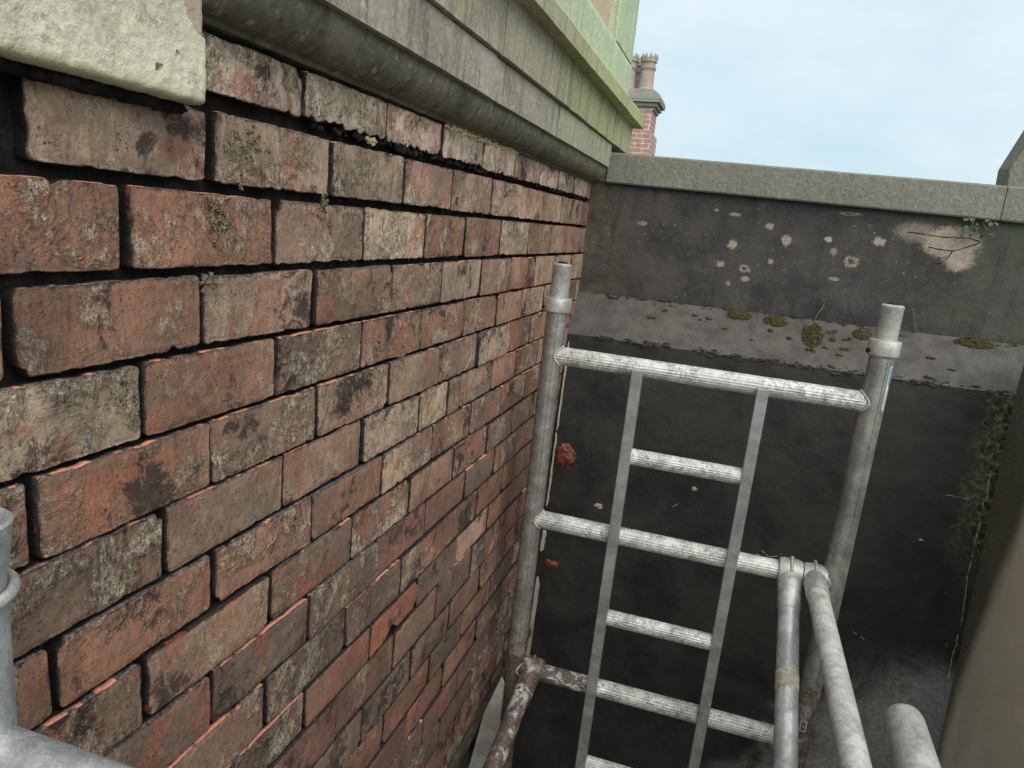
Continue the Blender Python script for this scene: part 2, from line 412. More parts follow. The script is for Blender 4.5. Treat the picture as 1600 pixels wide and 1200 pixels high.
M['fascia'] = m_stone('fascia_stone', (0.37, 0.345, 0.28), (0.14, 0.13, 0.105), (0.34, 0.37, 0.24), -0.5, 0.7)
M['fascia2'] = m_stone('upper_fascia_stone', (0.38, 0.36, 0.28), (0.17, 0.16, 0.12), (0.34, 0.36, 0.17), -0.6, 0.5, 0.55)
M['lip'] = m_stone('weathered_lip_stone', (0.40, 0.40, 0.29), (0.22, 0.22, 0.15), (0.44, 0.46, 0.22), -0.6, 0.6, 0.7)
M['green'] = m_stone('algae_wall_stone', (0.46, 0.50, 0.38), (0.30, 0.34, 0.24), (0.44, 0.55, 0.37), -0.4, 0.6, 0.25)
M['pink'] = m_simple('pink_sandstone', (0.50, 0.40, 0.30), (0.44, 0.38, 0.28), 30)
M['coping'] = m_stone('coping_stone_face', (0.205, 0.212, 0.195), (0.105, 0.112, 0.10), (0.175, 0.18, 0.15), -3, -2, 0.0, 0.12)
M['upper'] = m_black_render('black_stained_render', (0.023, 0.022, 0.0225), (0.062, 0.059, 0.059), (0.085, 0.074, 0.062), 1.0, 0.004, LIME)
M['lower'] = m_lower_render()
M['ledge'] = m_simple('grey_cement_fillet', (0.098, 0.094, 0.089), (0.058, 0.055, 0.052), 13, 0.005, 0.85, 0.3)
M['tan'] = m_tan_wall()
M['moss'] = m_simple('dry_olive_moss', (0.040, 0.036, 0.015), (0.085, 0.075, 0.030), 90, 0.004)
M['crust'] = m_simple('dark_crust', (0.030, 0.028, 0.020), (0.085, 0.078, 0.055), 70, 0.004)
M['crust_dark'] = m_simple('dark_ledge_crust', (0.022, 0.021, 0.016), (0.060, 0.055, 0.042), 70, 0.004)
M['tuft'] = m_simple('black_and_cream_lichen', (0.025, 0.024, 0.020), (0.30, 0.26, 0.17), 320, 0.002)
M['lime'] = m_simple('pale_lime_spot', (0.42, 0.39, 0.32), (0.22, 0.20, 0.17), 90, 0.002)
M['bare'] = m_simple('bare_pink_render', (0.36, 0.31, 0.265), (0.24, 0.205, 0.175), 30, 0.002)
M['strip'] = m_simple('pale_mortar_strip', (0.44, 0.41, 0.32), (0.30, 0.28, 0.22), 50, 0.002)
M['plank'] = m_simple('pale_grey_board', (0.33, 0.33, 0.31), (0.22, 0.22, 0.205), 14, 0.001, 0.6)
M['red_lump'] = m_simple('wet_red_brick_spall', (0.17, 0.05, 0.026), (0.09, 0.027, 0.016), 70, 0.004, 0.4, 0.5)
M['smear'] = m_simple('yellow_mortar_smear', (0.46, 0.40, 0.22), (0.30, 0.26, 0.14), 60, 0.003)
M['leaf'] = m_simple('leaf_green', (0.10, 0.17, 0.07), (0.07, 0.12, 0.05), 40, 0.001, 0.6)
M['leaf_pale'] = m_simple('leaf_grey_green', (0.10, 0.13, 0.095), (0.045, 0.065, 0.045), 60, 0.001, 0.55)
M['twig'] = m_simple('dry_twig', (0.20, 0.17, 0.13), (0.12, 0.10, 0.08), 90)
M['floor'] = m_simple('pale_bounce_floor', (0.40, 0.37, 0.32), (0.32, 0.30, 0.26), 8, 0.003, 0.9)  # tone chosen pale so the unseen floor bounces fill onto the walls
M['ground'] = m_simple('far_ground', (0.09, 0.09, 0.085), (0.06, 0.07, 0.05), 0.05, 0.01)
M['alu_std'] = m_alu('standard_aluminium', (0.36, 0.36, 0.345), 0.18, 0.7, mud=True, rough=0.4, metallic=0.7)
M['alu_led'] = m_alu('ledger_aluminium', (0.55, 0.56, 0.56), 0.75, 1.0, rough=0.45, metallic=0.45, cracks=True)
M['alu_led_low'] = m_alu('dirty_ledger_aluminium', (0.50, 0.50, 0.49), 0.8, 1.7, mud=False, rough=0.42, metallic=0.45, mudx=True, cracks=True)
M['alu_stile'] = m_alu('stile_aluminium', (0.42, 0.44, 0.45), 0.08, 0.4, rough=0.42, metallic=0.75)
M['alu_collar'] = m_alu('collar_aluminium', (0.48, 0.48, 0.46), 0.3, 0.6, rough=0.45, metallic=0.4)
M['alu_brace'] = m_alu('brace_aluminium', (0.52, 0.54, 0.565), 0.3, 0.7, rough=0.4, metallic=0.5)
M['alu_white'] = m_alu('whitish_brace_aluminium', (0.58, 0.58, 0.55), 0.8, 0.9, rough=0.5, metallic=0.3)
M['alu_cast'] = m_alu('cast_claw', (0.46, 0.46, 0.45), 0.35, 0.8, rough=0.5, metallic=0.6)
M['alu_mud'] = m_alu('muddy_brace', (0.48, 0.48, 0.47), 0.75, 1.2, mud=True, rough=0.3, metallic=0.45)
M['tape'] = m_simple('old_masking_tape', (0.50, 0.46, 0.37), (0.30, 0.27, 0.21), 70, 0.001)
M['blue'] = m_simple('blue_sticker', (0.03, 0.20, 0.50), (0.03, 0.17, 0.44), 60, 0.0002, 0.5)
M['stick_w'] = m_simple('white_sticker', (0.60, 0.66, 0.68), (0.5, 0.56, 0.58), 60, 0.0002, 0.5)
M['stick_o'] = m_simple('cream_sticker', (0.50, 0.42, 0.30), (0.42, 0.38, 0.30), 60, 0.0002, 0.5)
M['mark'] = m_simple('faded_print', (0.36, 0.36, 0.35), (0.24, 0.24, 0.23), 200, 0.0002, 0.6)
M['hole'] = m_simple('hole_black', (0.012, 0.010, 0.009), (0.02, 0.017, 0.015))
M['far_brick'] = m_far_brick()
M['pot'] = m_simple('clay_chimney_pot', (0.40, 0.33, 0.285), (0.32, 0.27, 0.24), 6, 0.002)  # clay kept pale, with the hazy veil put into its colour
M['cap'] = m_simple('sooty_stone_cap', (0.30, 0.30, 0.26), (0.24, 0.24, 0.21), 6, 0.002)  # stone lightened too, haze painted into the base colour

# ================================================================== object helpers
def link(o, parent=None):
    col.objects.link(o)
    if parent is not None:
        o.parent = parent
    return o
def mesh_obj(name, verts, faces, mats, parent=None, idx=None, smooth=False):
    me = bpy.data.meshes.new(name)
    me.from_pydata(verts, [], faces)
    if not isinstance(mats, (list, tuple)):
        mats = [mats]
    for m in mats:
        me.materials.append(m)
    if idx:
        me.polygons.foreach_set('material_index', idx)
    if smooth:
        me.polygons.foreach_set('use_smooth', [True] * len(me.polygons))
    me.update()
    return link(bpy.data.objects.new(name, me), parent)
def thing(name, label, cat, loc=(0, 0, 0), group=None, parent=None):
    o = bpy.data.objects.new(name, None)
    o.empty_display_size = 0.05
    o.location = loc
    link(o, parent)
    return tag(o, label, cat, group)
def tag(o, label, cat, group=None):
    o['label'] = label; o['category'] = cat
    if group: o['group'] = group
    return o
def nz(x, y, z):
    return noise.noise(Vector((x, y, z)))
def fbm(x, y, z, o=3):
    v, a, f = 0.0, 0.5, 1.0
    for _ in range(o):
        v += a * noise.noise(Vector((x * f, y * f, z * f))); a *= 0.5; f *= 2.1
    return v

class MB:
    """collects shapes into one mesh"""
    def __init__(s):
        s.v = []; s.f = []
    def box(s, x0, x1, y0, y1, z0, z1):
        b = len(s.v)
        s.v += [(x, y, z) for x in (x0, x1) for y in (y0, y1) for z in (z0, z1)]
        s.f += [tuple(b + i for i in q) for q in ((0, 1, 3, 2), (4, 6, 7, 5), (0, 4, 5, 1), (2, 3, 7, 6), (0, 2, 6, 4), (1, 5, 7, 3))]
        return s
    def tube(s, a, b, r, n=24, caps=True, ribs=0.0, rings=None, r2=None):
        a = Vector(a); b = Vector(b); d = (b - a); ln = d.length; d.normalize()
        up = Vector((0, 0, 1)) if abs(d.z) < 0.9 else Vector((0, 1, 0))
        u = d.cross(up).normalized(); w = d.cross(u)
        rings = rings or [(0, 1), (1, 1)]
        base = len(s.v)
        for (t, k) in rings:
            for i in range(n):
                an = 2 * math.pi * i / n
                rr = (r if r2 is None else r + (r2 - r) * t) * k + (ribs if i % 2 else 0.0)
                p = a + d * (ln * t) + (u * math.cos(an) + w * math.sin(an)) * rr
                s.v.append(tuple(p))
        for j in range(len(rings) - 1):
            for i in range(n):
                k = (i + 1) % n
                s.f.append((base + j * n + i, base + j * n + k, base + (j + 1) * n + k, base + (j + 1) * n + i))
        if caps:
            s.f.append(tuple(base + i for i in reversed(range(n))))
            s.f.append(tuple(base + (len(rings) - 1) * n + i for i in range(n)))
        return s
    def lathe(s, c, axis, prof, n=24):
        """prof: list of (r, h) along axis from c"""
        d = Vector(axis).normalized(); c = Vector(c)
        up = Vector((0, 0, 1)) if abs(d.z) < 0.9 else Vector((0, 1, 0))
        u = d.cross(up).normalized(); w = d.cross(u)
        base = len(s.v)
        for (r, h) in prof:
            for i in range(n):
                an = 2 * math.pi * i / n
                s.v.append(tuple(c + d * h + (u * math.cos(an) + w * math.sin(an)) * r))
        for j in range(len(prof) - 1):
            for i in range(n):
                k = (i + 1) % n
                s.f.append((base + j * n + i, base + j * n + k, base + (j + 1) * n + k, base + (j + 1) * n + i))
        return s
    def blob(s, c, rx, ry, rz, seed, amp=0.3, fr=2.5, lo=-1.0, nu=14, nv=8):
        """lumpy ellipsoid"""
        base = len(s.v)
        for j in range(nv + 1):
            ph = -math.pi / 2 + math.pi * j / nv
            for i in range(nu):
                th = 2 * math.pi * i / nu
                x, y, z = math.cos(ph) * math.cos(th), math.cos(ph) * math.sin(th), math.sin(ph)
                k = 1 + amp * 2 * fbm(x * fr + seed, y * fr, z * fr, 3)
                s.v.append((c[0] + rx * x * k, c[1] + ry * y * k, c[2] + rz * max(z, lo) * k))
        for j in range(nv):
            for i in range(nu):
                k = (i + 1) % nu
                s.f.append((base + j * nu + i, base + j * nu + k, base + (j + 1) * nu + k, base + (j + 1) * nu + i))
        return s
    def grid(s, fn, ns, nt):
        base = len(s.v)
        for j in range(nt + 1):
            for i in range(ns + 1):
                s.v.append(tuple(fn(i / ns, j / nt)))
        for j in range(nt):
            for i in range(ns):
                a = base + j * (ns + 1) + i
                s.f.append((a, a + 1, a + ns + 2, a + ns + 1))
        return s
    def prism(s, poly, axis, a0, a1):
        """poly in the two other axes, extruded along axis index"""
        base = len(s.v); n = len(poly)
        def mk(p, q, e):
            return {0: (e, p, q), 1: (p, e, q), 2: (p, q, e)}[axis]
        for e in (a0, a1):
            for (p, q) in poly:
                s.v.append(mk(p, q, e))
        for i in range(n):
            k = (i + 1) % n
            s.f.append((base + i, base + k, base + n + k, base + n + i))
        s.f.append(tuple(base + i for i in reversed(range(n)))); s.f.append(tuple(base + n + i for i in range(n)))
        return s
    def build(s, name, m, parent=None, smooth=False, fix=True):
        o = mesh_obj(name, s.v, s.f, m, parent, None, smooth)
        if fix:
            bm = bmesh.new(); bm.from_mesh(o.data)
            bmesh.ops.recalc_face_normals(bm, faces=bm.faces)
            bm.to_mesh(o.data); bm.free()
        return o
def bevel(o, w, seg=2):
    bm = bmesh.new(); bm.from_mesh(o.data)
    bmesh.ops.remove_doubles(bm, verts=bm.verts, dist=1e-5)
    es = [e for e in bm.edges if len(e.link_faces) == 2 and e.calc_face_angle(0) > 0.5]
    bmesh.ops.bevel(bm, geom=es, offset=w, segments=seg, affect='EDGES', profile=0.6)
    bm.to_mesh(o.data); bm.free()
    return o
def auto_smooth(o, ang=40):
    me = o.data
    me.polygons.foreach_set('use_smooth', [True] * len(me.polygons))
    bm = bmesh.new(); bm.from_mesh(me)
    for e in bm.edges:
        if len(e.link_faces) == 2 and e.calc_face_angle(0) > R(ang):
            e.smooth = False
    bm.to_mesh(me); bm.free()
    return o

# ================================================================== GROUND, ROOF FLOOR
g = MB().grid(lambda s, t: (-600 + 1200 * s, -600 + 1200 * t, -9.0), 8, 8).build('ground', M['ground'])
g['kind'] = 'structure'
fl = MB().box(-0.4, 3.2, -6.0, 1.0, -2.75, -2.60).build('roof_floor', M['floor'])  # unseen floor sunk out of view, made pale as added bounce
fl['kind'] = 'structure'

# ================================================================== BRICK WALL (face in the plane X = 0)
LINES = {0: (0.0053, 0.5238), 1: (0.0053, 0.4591), 2: (0.0034, 0.3642), 3: (0.0006, 0.2671), 4: (-0.0029, 0.1727), 5: (-0.0004, 0.0871),
         6: (-0.0029, -0.0033), 7: (-0.0012, -0.0893), 8: (-0.006, -0.1792), 9: (-0.006, -0.2676), 10: (-0.006, -0.3541),
         11: (-0.006, -0.4432), 12: (-0.006, -0.5245), 13: (-0.006, -0.6214)}
for k in range(14, 21):
    LINES[k] = (-0.004, -0.6214 - 0.0865 * (k - 13))
JOINTS = {
 0: [-1.325, -1.093, -0.861, -0.633, -0.407, -0.173, 0.06, 0.285, 0.501],
 1: [-1.494, -1.261, -1.02, -0.786, -0.56, -0.325, -0.088, 0.144, 0.376, 0.614],
 2: [-1.381, -1.145, -0.912, -0.679, -0.468, -0.227, 0.018, 0.265, 0.602],
 3: [-1.506, -1.276, -1.05, -0.805, -0.579, -0.345, -0.11, 0.122],
 4: [-1.365, -1.136, -0.901, -0.666, -0.433, -0.203, 0.022, 0.261],
 5: [-1.494, -1.263, -1.032, -0.799, -0.564, -0.329, -0.089, 0.131],
 6: [-1.336, -1.109, -0.883, -0.652, -0.5, -0.418, -0.19, 0.016, 0.254],
 7: [-1.481, -1.256, -1.036, -0.804, -0.568, -0.337, -0.102],
 8: [-1.372, -1.139, -0.905, -0.671, -0.433, -0.194, 0.036],
 9: [-1.26, -1.037, -0.803, -0.574, -0.333, -0.11, 0.131],
 10: [-1.143, -0.912, -0.689, -0.464, -0.228, -0.005],
 11: [-1.035, -0.817, -0.595, -0.359, -0.119, 0.106],
 12: [-0.932, -0.7, -0.471, -0.233, 0.005],
 13: [-0.828, -0.601, -0.372, -0.141],
}
for k in range(14, 20):
    o = -0.95 if k % 2 == 0 else -0.83
    JOINTS[k] = [o + 0.232 * i + random.uniform(-0.012, 0.012) for i in range(4)]
# perpend joints that are wide open in the photograph: (course, u) -> width
WIDE = {(1, -1.494): 0.030, (1, -1.261): 0.013, (1, -1.02): 0.009, (1, -0.786): 0.007, (2, -1.381): 0.014, (2, -1.145): 0.008, (2, -0.912): 0.008,
        (2, -0.468): 0.016, (3, -1.506): 0.013, (3, -1.276): 0.006, (3, -1.05): 0.017, (3, -0.805): 0.005, (3, 0.122): 0.012, (4, -1.365): 0.007,
        (4, -1.136): 0.006, (5, -1.494): 0.009, (5, -1.032): 0.007, (6, -1.336): 0.007, (6, -1.109): 0.006, (6, -0.883): 0.010, (7, -1.481): 0.009,
        (7, -1.256): 0.010, (8, -1.372): 0.012, (8, -1.139): 0.011, (8, -0.905): 0.006, (9, -1.26): 0.008, (10, -1.143): 0.012, (11, -1.035): 0.007,
        (13, -0.372): 0.016, (13, -0.601): 0.012, (13, -0.141): 0.010}
GAP = {0: 0.004, 1: 0.018, 2: 0.012, 3: 0.010, 4: 0.0070, 5: 0.0055, 6: 0.0050, 7: 0.0055, 8: 0.0062, 9: 0.0052, 10: 0.0050, 11: 0.0048, 12: 0.0046}
Y_END = 0.795
bw = thing('brick_wall', 'weathered red brick wall with open black joints along the left side', 'wall', (0, 0, -1.2))
BZ = -1.2
def lz(k, u):
    a, b = LINES[k]
    return a * u + b
def make_brick(c00, c10, c11, c01, face_x, dens, seed, rough_bottom=0.0, chip=None, tilt=(0, 0), fresh=True):
    """front face corners (u, v): lower-near, lower-far, upper-far, upper-near. Chipped, rounded solid brick."""
    w = (c10[0] - c00[0] + c11[0] - c01[0]) / 2; h = (c01[1] - c00[1] + c11[1] - c10[1]) / 2
    hx, hy = w / 2, h / 2
    nu = max(8, int(w / dens)); nv = max(5, int(h / dens))
    rad = random.uniform(0.0025, 0.007); be = 0.0018
    def outline(x, y):
        ax, ay = abs(x), abs(y); sx, sy = (1 if x >= 0 else -1), (1 if y >= 0 else -1)
        dx, dy = ax - (hx - rad), ay - (hy - rad)
        if dx > 0 and dy > 0:
            d = math.hypot(dx, dy); m = max(dx, dy)
            ax = hx - rad + dx * m / d; ay = hy - rad + dy * m / d
        x, y = ax * sx, ay * sy
        # ragged arrises
        ex = max(0.0, (ax - hx * 0.75) / (hx * 0.25)); ey = max(0.0, (ay - hy * 0.6) / (hy * 0.4))
        n1 = fbm(y * 40 + seed, sx * 9.1, seed * 1.3, 3); n2 = fbm(x * 40 + seed, sy * 7.7, seed * 0.7, 3)
        k1 = min(0.0, n1 + 0.02) * 0.0055 + n1 * 0.0010; k2 = min(0.0, n2 + 0.02) * 0.0055 + n2 * 0.0010
        x += sx * ex * k1; y += sy * ey * k2
        if rough_bottom and sy < 0:
            y += ey * rough_bottom * max(0.0, fbm(x * 75 + seed, 3.3, seed, 3) + 0.12)
        if chip:
            for (cx, cy, cr) in chip:
                d = math.hypot(x - cx * hx, y - cy * hy)
                if d < cr:
                    f = (cr - d)
                    x -= (cx > 0) * f * 0.7 - (cx < 0) * f * 0.7 if abs(cx) > 0.9 else 0
                    y -= f * 0.8 * (1 if cy > 0 else -1)
        return x, y
    def place(x, y, back):
        s = (x / hx + 1) / 2; t = (y / hy + 1) / 2
        u = (c00[0] * (1 - s) + c10[0] * s) * (1 - t) + (c01[0] * (1 - s) + c11[0] * s) * t
        v = (c00[1] * (1 - s) + c10[1] * s) * (1 - t) + (c01[1] * (1 - s) + c11[1] * s) * t
        return u, v
    verts, faces, idx, rimd = [], [], [], []
    for j in range(nv + 1):
        for i in range(nu + 1):
            # tighter sampling near the rims
            a = -math.cos(math.pi * i / nu); b = -math.cos(math.pi * j / nv)
            a = 0.55 * a + 0.45 * (2 * i / nu - 1); b = 0.55 * b + 0.45 * (2 * j / nv - 1)
            x, y = outline(a * (hx - be), b * (hy - be)) if True else 0
            u, v = place(x, y, 0)
            rel = 0.0024 * fbm(u * 26 + seed, v * 26, seed, 4) + 0.0012 * nz(u * 110, v * 110, seed)
            e = max(abs(a), abs(b))
            if e > 0.93: rel -= 0.0008
            rel += tilt[0] * x + tilt[1] * y
            verts.append((face_x + rel, u, v - BZ)); rimd.append(min(hy - abs(y), (hx - abs(x)) * 1.6))
    W_ = nu + 1
    for j in range(nv):
        for i in range(nu):
            q = j * W_ + i
            faces.append((q, q + 1, q + 1 + W_, q + W_)); idx.append(0)
    rim = [(i, 0) for i in range(nu)] + [(nu, j) for j in range(nv)] + [(i, nv) for i in range(nu, 0, -1)] + [(0, j) for j in range(nv, 0, -1)]
    prev = [j * W_ + i for (i, j) in rim]
    n = len(rim)
    for (out, depth, mi) in ((0.65, 0.0006, 0), (1.0, 0.0020, 0), (1.0, 0.0065, 1), (1.0, 0.013, 1), (1.0, 0.055, 1)):
        cur = []
        for (i, j) in rim:
            a = -math.cos(math.pi * i / nu); b = -math.cos(math.pi * j / nv)
            a = 0.55 * a + 0.45 * (2 * i / nu - 1); b = 0.55 * b + 0.45 * (2 * j / nv - 1)
            x, y = outline(a * (hx - be * (1 - out)), b * (hy - be * (1 - out)))
            u, v = place(x, y, depth)
            cur.append(len(verts)); rimd.append(0.0); verts.append((face_x - depth + tilt[0] * x + tilt[1] * y, u, v - BZ))
        for k in range(n):
            l = (k + 1) % n
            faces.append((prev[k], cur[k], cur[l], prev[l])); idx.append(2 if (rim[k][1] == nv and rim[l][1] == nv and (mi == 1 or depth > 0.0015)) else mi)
        prev = cur
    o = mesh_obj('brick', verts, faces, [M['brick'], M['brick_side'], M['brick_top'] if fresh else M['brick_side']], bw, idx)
    at = o.data.attributes.new('rim', 'FLOAT', 'POINT'); at.data.foreach_set('value', rimd)
    bm = bmesh.new(); bm.from_mesh(o.data)
    bmesh.ops.recalc_face_normals(bm, faces=bm.faces)
    # open shell: make sure the face looks to +X
    if sum(f.normal.x for f in bm.faces if f.material_index == 0) < 0:
        bmesh.ops.reverse_faces(bm, faces=bm.faces)
    bm.to_mesh(o.data); bm.free()
    o.data.polygons.foreach_set('use_smooth', [True] * len(o.data.polygons))
    return o

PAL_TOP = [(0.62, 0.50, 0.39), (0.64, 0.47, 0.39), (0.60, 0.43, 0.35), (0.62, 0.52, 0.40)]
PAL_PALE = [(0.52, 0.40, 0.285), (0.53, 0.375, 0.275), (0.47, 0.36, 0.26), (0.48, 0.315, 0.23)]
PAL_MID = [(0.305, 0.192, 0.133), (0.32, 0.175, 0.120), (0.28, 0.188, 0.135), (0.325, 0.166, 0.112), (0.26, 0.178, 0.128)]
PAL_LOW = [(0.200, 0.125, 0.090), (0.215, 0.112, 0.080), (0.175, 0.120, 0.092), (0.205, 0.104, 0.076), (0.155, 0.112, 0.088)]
seed = 0
for k in range(0, 20):
    js = sorted(JOINTS[k])
    while js[0] > -1.72: js.insert(0, js[0] - 0.232)
    while js[-1] + 0.245 < Y_END - 0.03: js.append(js[-1] + 0.238)
    js.append(Y_END + 0.004)
    for i in range(len(js) - 1):
        if k == 0 and js[i + 1] < -1.34: continue
        seed += 1
        ja, jb = js[i], js[i + 1]
        wa = WIDE.get((k, round(ja, 3)), random.uniform(0.0025, 0.0055) if ja < -0.8 else random.uniform(0.0045, 0.0085)); wb = WIDE.get((k, round(jb, 3)), random.uniform(0.0025, 0.0055) if jb < -0.8 else random.uniform(0.0045, 0.0085))
        u0, u1 = ja + wa / 2, jb - wb / 2
        gt, gb = GAP.get(k, 0.0045), GAP.get(k + 1, 0.0045)
        # the joints taper a little along the wall
        if k in (1, 2, 3, 4) or k == 0:
            f0 = 1.0 if u0 < -0.6 else 0.75; 
        else:
            f0 = 1.0
        jt = random.uniform(-0.0012, 0.0012); jb_ = random.uniform(-0.0012, 0.0012)
        tl = random.uniform(-0.0015, 0.0015)
        topk = (lambda u: lz(k, u) - gt * f0 * 0.5) if k > 0 else (lambda u: lz(0, u) + 0.004)
        botk = lambda u: lz(k + 1, u) + gb * f0 * 0.5
        c00 = (u0 + tl * 0.5, botk(u0) + jb_); c10 = (u1 - tl * 0.5, botk(u1) - jb_ * 0.5)
        c11 = (u1 + tl, topk(u1) + jt); c01 = (u0 - tl, topk(u0) - jt)
        dens = 0.0042 if u1 < -0.6 else (0.0065 if u1 < 0 else 0.010)
        chip = []
        if random.random() < 0.45:
            chip.append((random.choice((-1, 1)), random.choice((-1, 1)), random.uniform(0.006, 0.016)))
        if random.random() < 0.4:
            chip.append((random.uniform(-0.8, 0.8), random.choice((-1, 1)), random.uniform(0.004, 0.009)))
        red = (k == 11 and abs(ja + 0.817) < 0.01)
        if red:
            # crooked broken brick: snapped lower edge, sits high
            c00 = (u0 - 0.004, botk(u0) + 0.004); c10 = (u1, botk(u1) + 0.012)
            chip = [(-0.15, -1, 0.028), (1, 1, 0.016), (1, -1, 0.02)]
        fx = random.gauss(0, 0.0016)
        if k == 0: fx += 0.002
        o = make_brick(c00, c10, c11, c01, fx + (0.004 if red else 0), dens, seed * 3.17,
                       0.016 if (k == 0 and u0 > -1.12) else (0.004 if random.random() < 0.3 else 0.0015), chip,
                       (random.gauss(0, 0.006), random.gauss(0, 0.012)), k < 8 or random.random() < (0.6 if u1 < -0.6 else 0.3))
        if red:
            o.name = 'broken_brick'; o['label'] = 'bright red snapped brick standing crooked among dull brown ones'
            o.color = (0.42, 0.125, 0.07, 0.02)
            continue
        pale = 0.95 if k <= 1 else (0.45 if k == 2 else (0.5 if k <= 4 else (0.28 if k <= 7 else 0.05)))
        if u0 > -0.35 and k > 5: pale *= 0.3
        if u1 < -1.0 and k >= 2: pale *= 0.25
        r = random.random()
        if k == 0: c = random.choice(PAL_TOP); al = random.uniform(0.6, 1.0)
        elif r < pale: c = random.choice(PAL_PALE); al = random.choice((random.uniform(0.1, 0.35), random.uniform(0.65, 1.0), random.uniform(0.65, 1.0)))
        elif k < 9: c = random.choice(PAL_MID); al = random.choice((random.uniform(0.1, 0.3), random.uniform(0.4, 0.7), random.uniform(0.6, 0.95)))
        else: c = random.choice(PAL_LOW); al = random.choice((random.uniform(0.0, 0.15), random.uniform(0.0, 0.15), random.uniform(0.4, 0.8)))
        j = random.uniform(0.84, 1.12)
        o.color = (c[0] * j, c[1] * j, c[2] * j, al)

# black bedding behind the faces and rough remains of mortar in the joints
mb = MB().grid(lambda s, t: (-0.020 + 0.006 * fbm(-1.9 * 9 + s * 27, t * 22, 2.0, 3), -1.9 + 2.72 * s, 0.62 - 1.85 * t - BZ), 200, 130)
mb.box(-0.42, -0.03, -3.0, 0.82, -2.6 - BZ, 0.53 - BZ)
mb.build('mortar_bed', M['mortar'], bw)
cr = MB()
random.seed(21)
for k in range(1, 14):
    u = -1.7
    while u < 0.75:
        u += random.expovariate(1 / (0.035 if k == 1 else 0.09))
        if k == 1 and u < -1.06: continue
        if k in (2, 3) and u < -1.0: continue
        g_ = GAP.get(k, 0.006)
        s_ = random.uniform(0.6, 1.3) * g_
        for q in range(5):
            s2 = s_ * random.uniform(0.12, 0.32) * (1.0 if k == 1 else 0.7)
            cr.blob((-0.003 - random.uniform(0.0, 0.009), u + random.gauss(0, s_ * 1.1), lz(k, u) + g_ * (random.uniform(0.1, 0.5) if k == 1 else random.uniform(-0.45, 0.4)) - BZ), s2, s2 * random.uniform(0.8, 1.8), s2 * 0.8, u * 9 + k + q, 0.9, 3.0, nu=8, nv=5)
o = cr.build('mortar_crumbs', M['mortar'], bw, True)
o['kind'] = 'stuff'
# lumpy yellow smear of pointing under the moulding and one crumb in the top joint
sm = MB()
for i in range(150):
    u = random.uniform(-0.62, -0.17); s_ = random.uniform(0.002, 0.0055)
    sm.blob((0.003, u, lz(0, u) + 0.003 - 0.006 * max(0, fbm(u * 30, 1, 1, 3)) + random.gauss(0, 0.002) - BZ), s_ * 1.2, s_ * random.uniform(1, 2.2), s_ * 0.8, i * 1.7, 0.8, 3, nu=8, nv=5)
for i in range(9):
    sm.blob((0.002, -0.905 + random.gauss(0, 0.006), 0.4575 + random.gauss(0, 0.003) - BZ), 0.004, 0.004, 0.0035, i * 5.5, 0.8, 3, nu=8, nv=5)
sm.build('pointing_smear', M['smear'], bw, False)['kind'] = 'stuff'
# crusty tufts that grow on three of the faces
tf = MB()
for (cu, cv, n_, sp) in ((-1.245, 0.327, 34, 0.020), (-0.75, 0.075, 24, 0.018), (-0.845, 0.115, 14, 0.014), (-1.03, 0.352, 18, 0.016), (-1.27, 0.255, 10, 0.012), (-1.20, 0.405, 26, 0.030)):
    for i in range(n_):
        a = random.gauss(0, sp * 0.55); b = random.gauss(0, sp * 0.5)
        for q in range(3):
            s2 = random.uniform(0.0006, 0.0022)
            tf.blob((0.001, cu + a + random.gauss(0, 0.002), cv + b + random.gauss(0, 0.002) - BZ), 0.0025, s2 * random.uniform(0.6, 1.8), s2 * random.uniform(0.6, 1.8), i * 3.3 + cu + q, 1.0, 3.0, nu=7, nv=5)
o = tf.build('lichen_tuft', M['tuft'], bw, False)
o['kind'] = 'stuff'
# mossy cement fillet at the foot of the brickwork and the black upstand below it
mb = MB().grid(lambda s, t: (0.006 + 0.016 * math.sin(math.pi * min(1, t * 1.0)) + 0.012 * fbm(s * 60, t * 3, 4.0, 4), -1.9 + 2.55 * s, -1.185 - 0.05 * t + 0.008 * fbm(s * 40, 1, 1, 3) - BZ), 220, 6)
mb.build('mossy_fillet', M['crust'], bw, True)
mb = MB().box(-0.05, 0.008, -3.0, 0.62, -2.6 - BZ, -1.215 - BZ)
mb.build('black_upstand', M['lower'], bw)

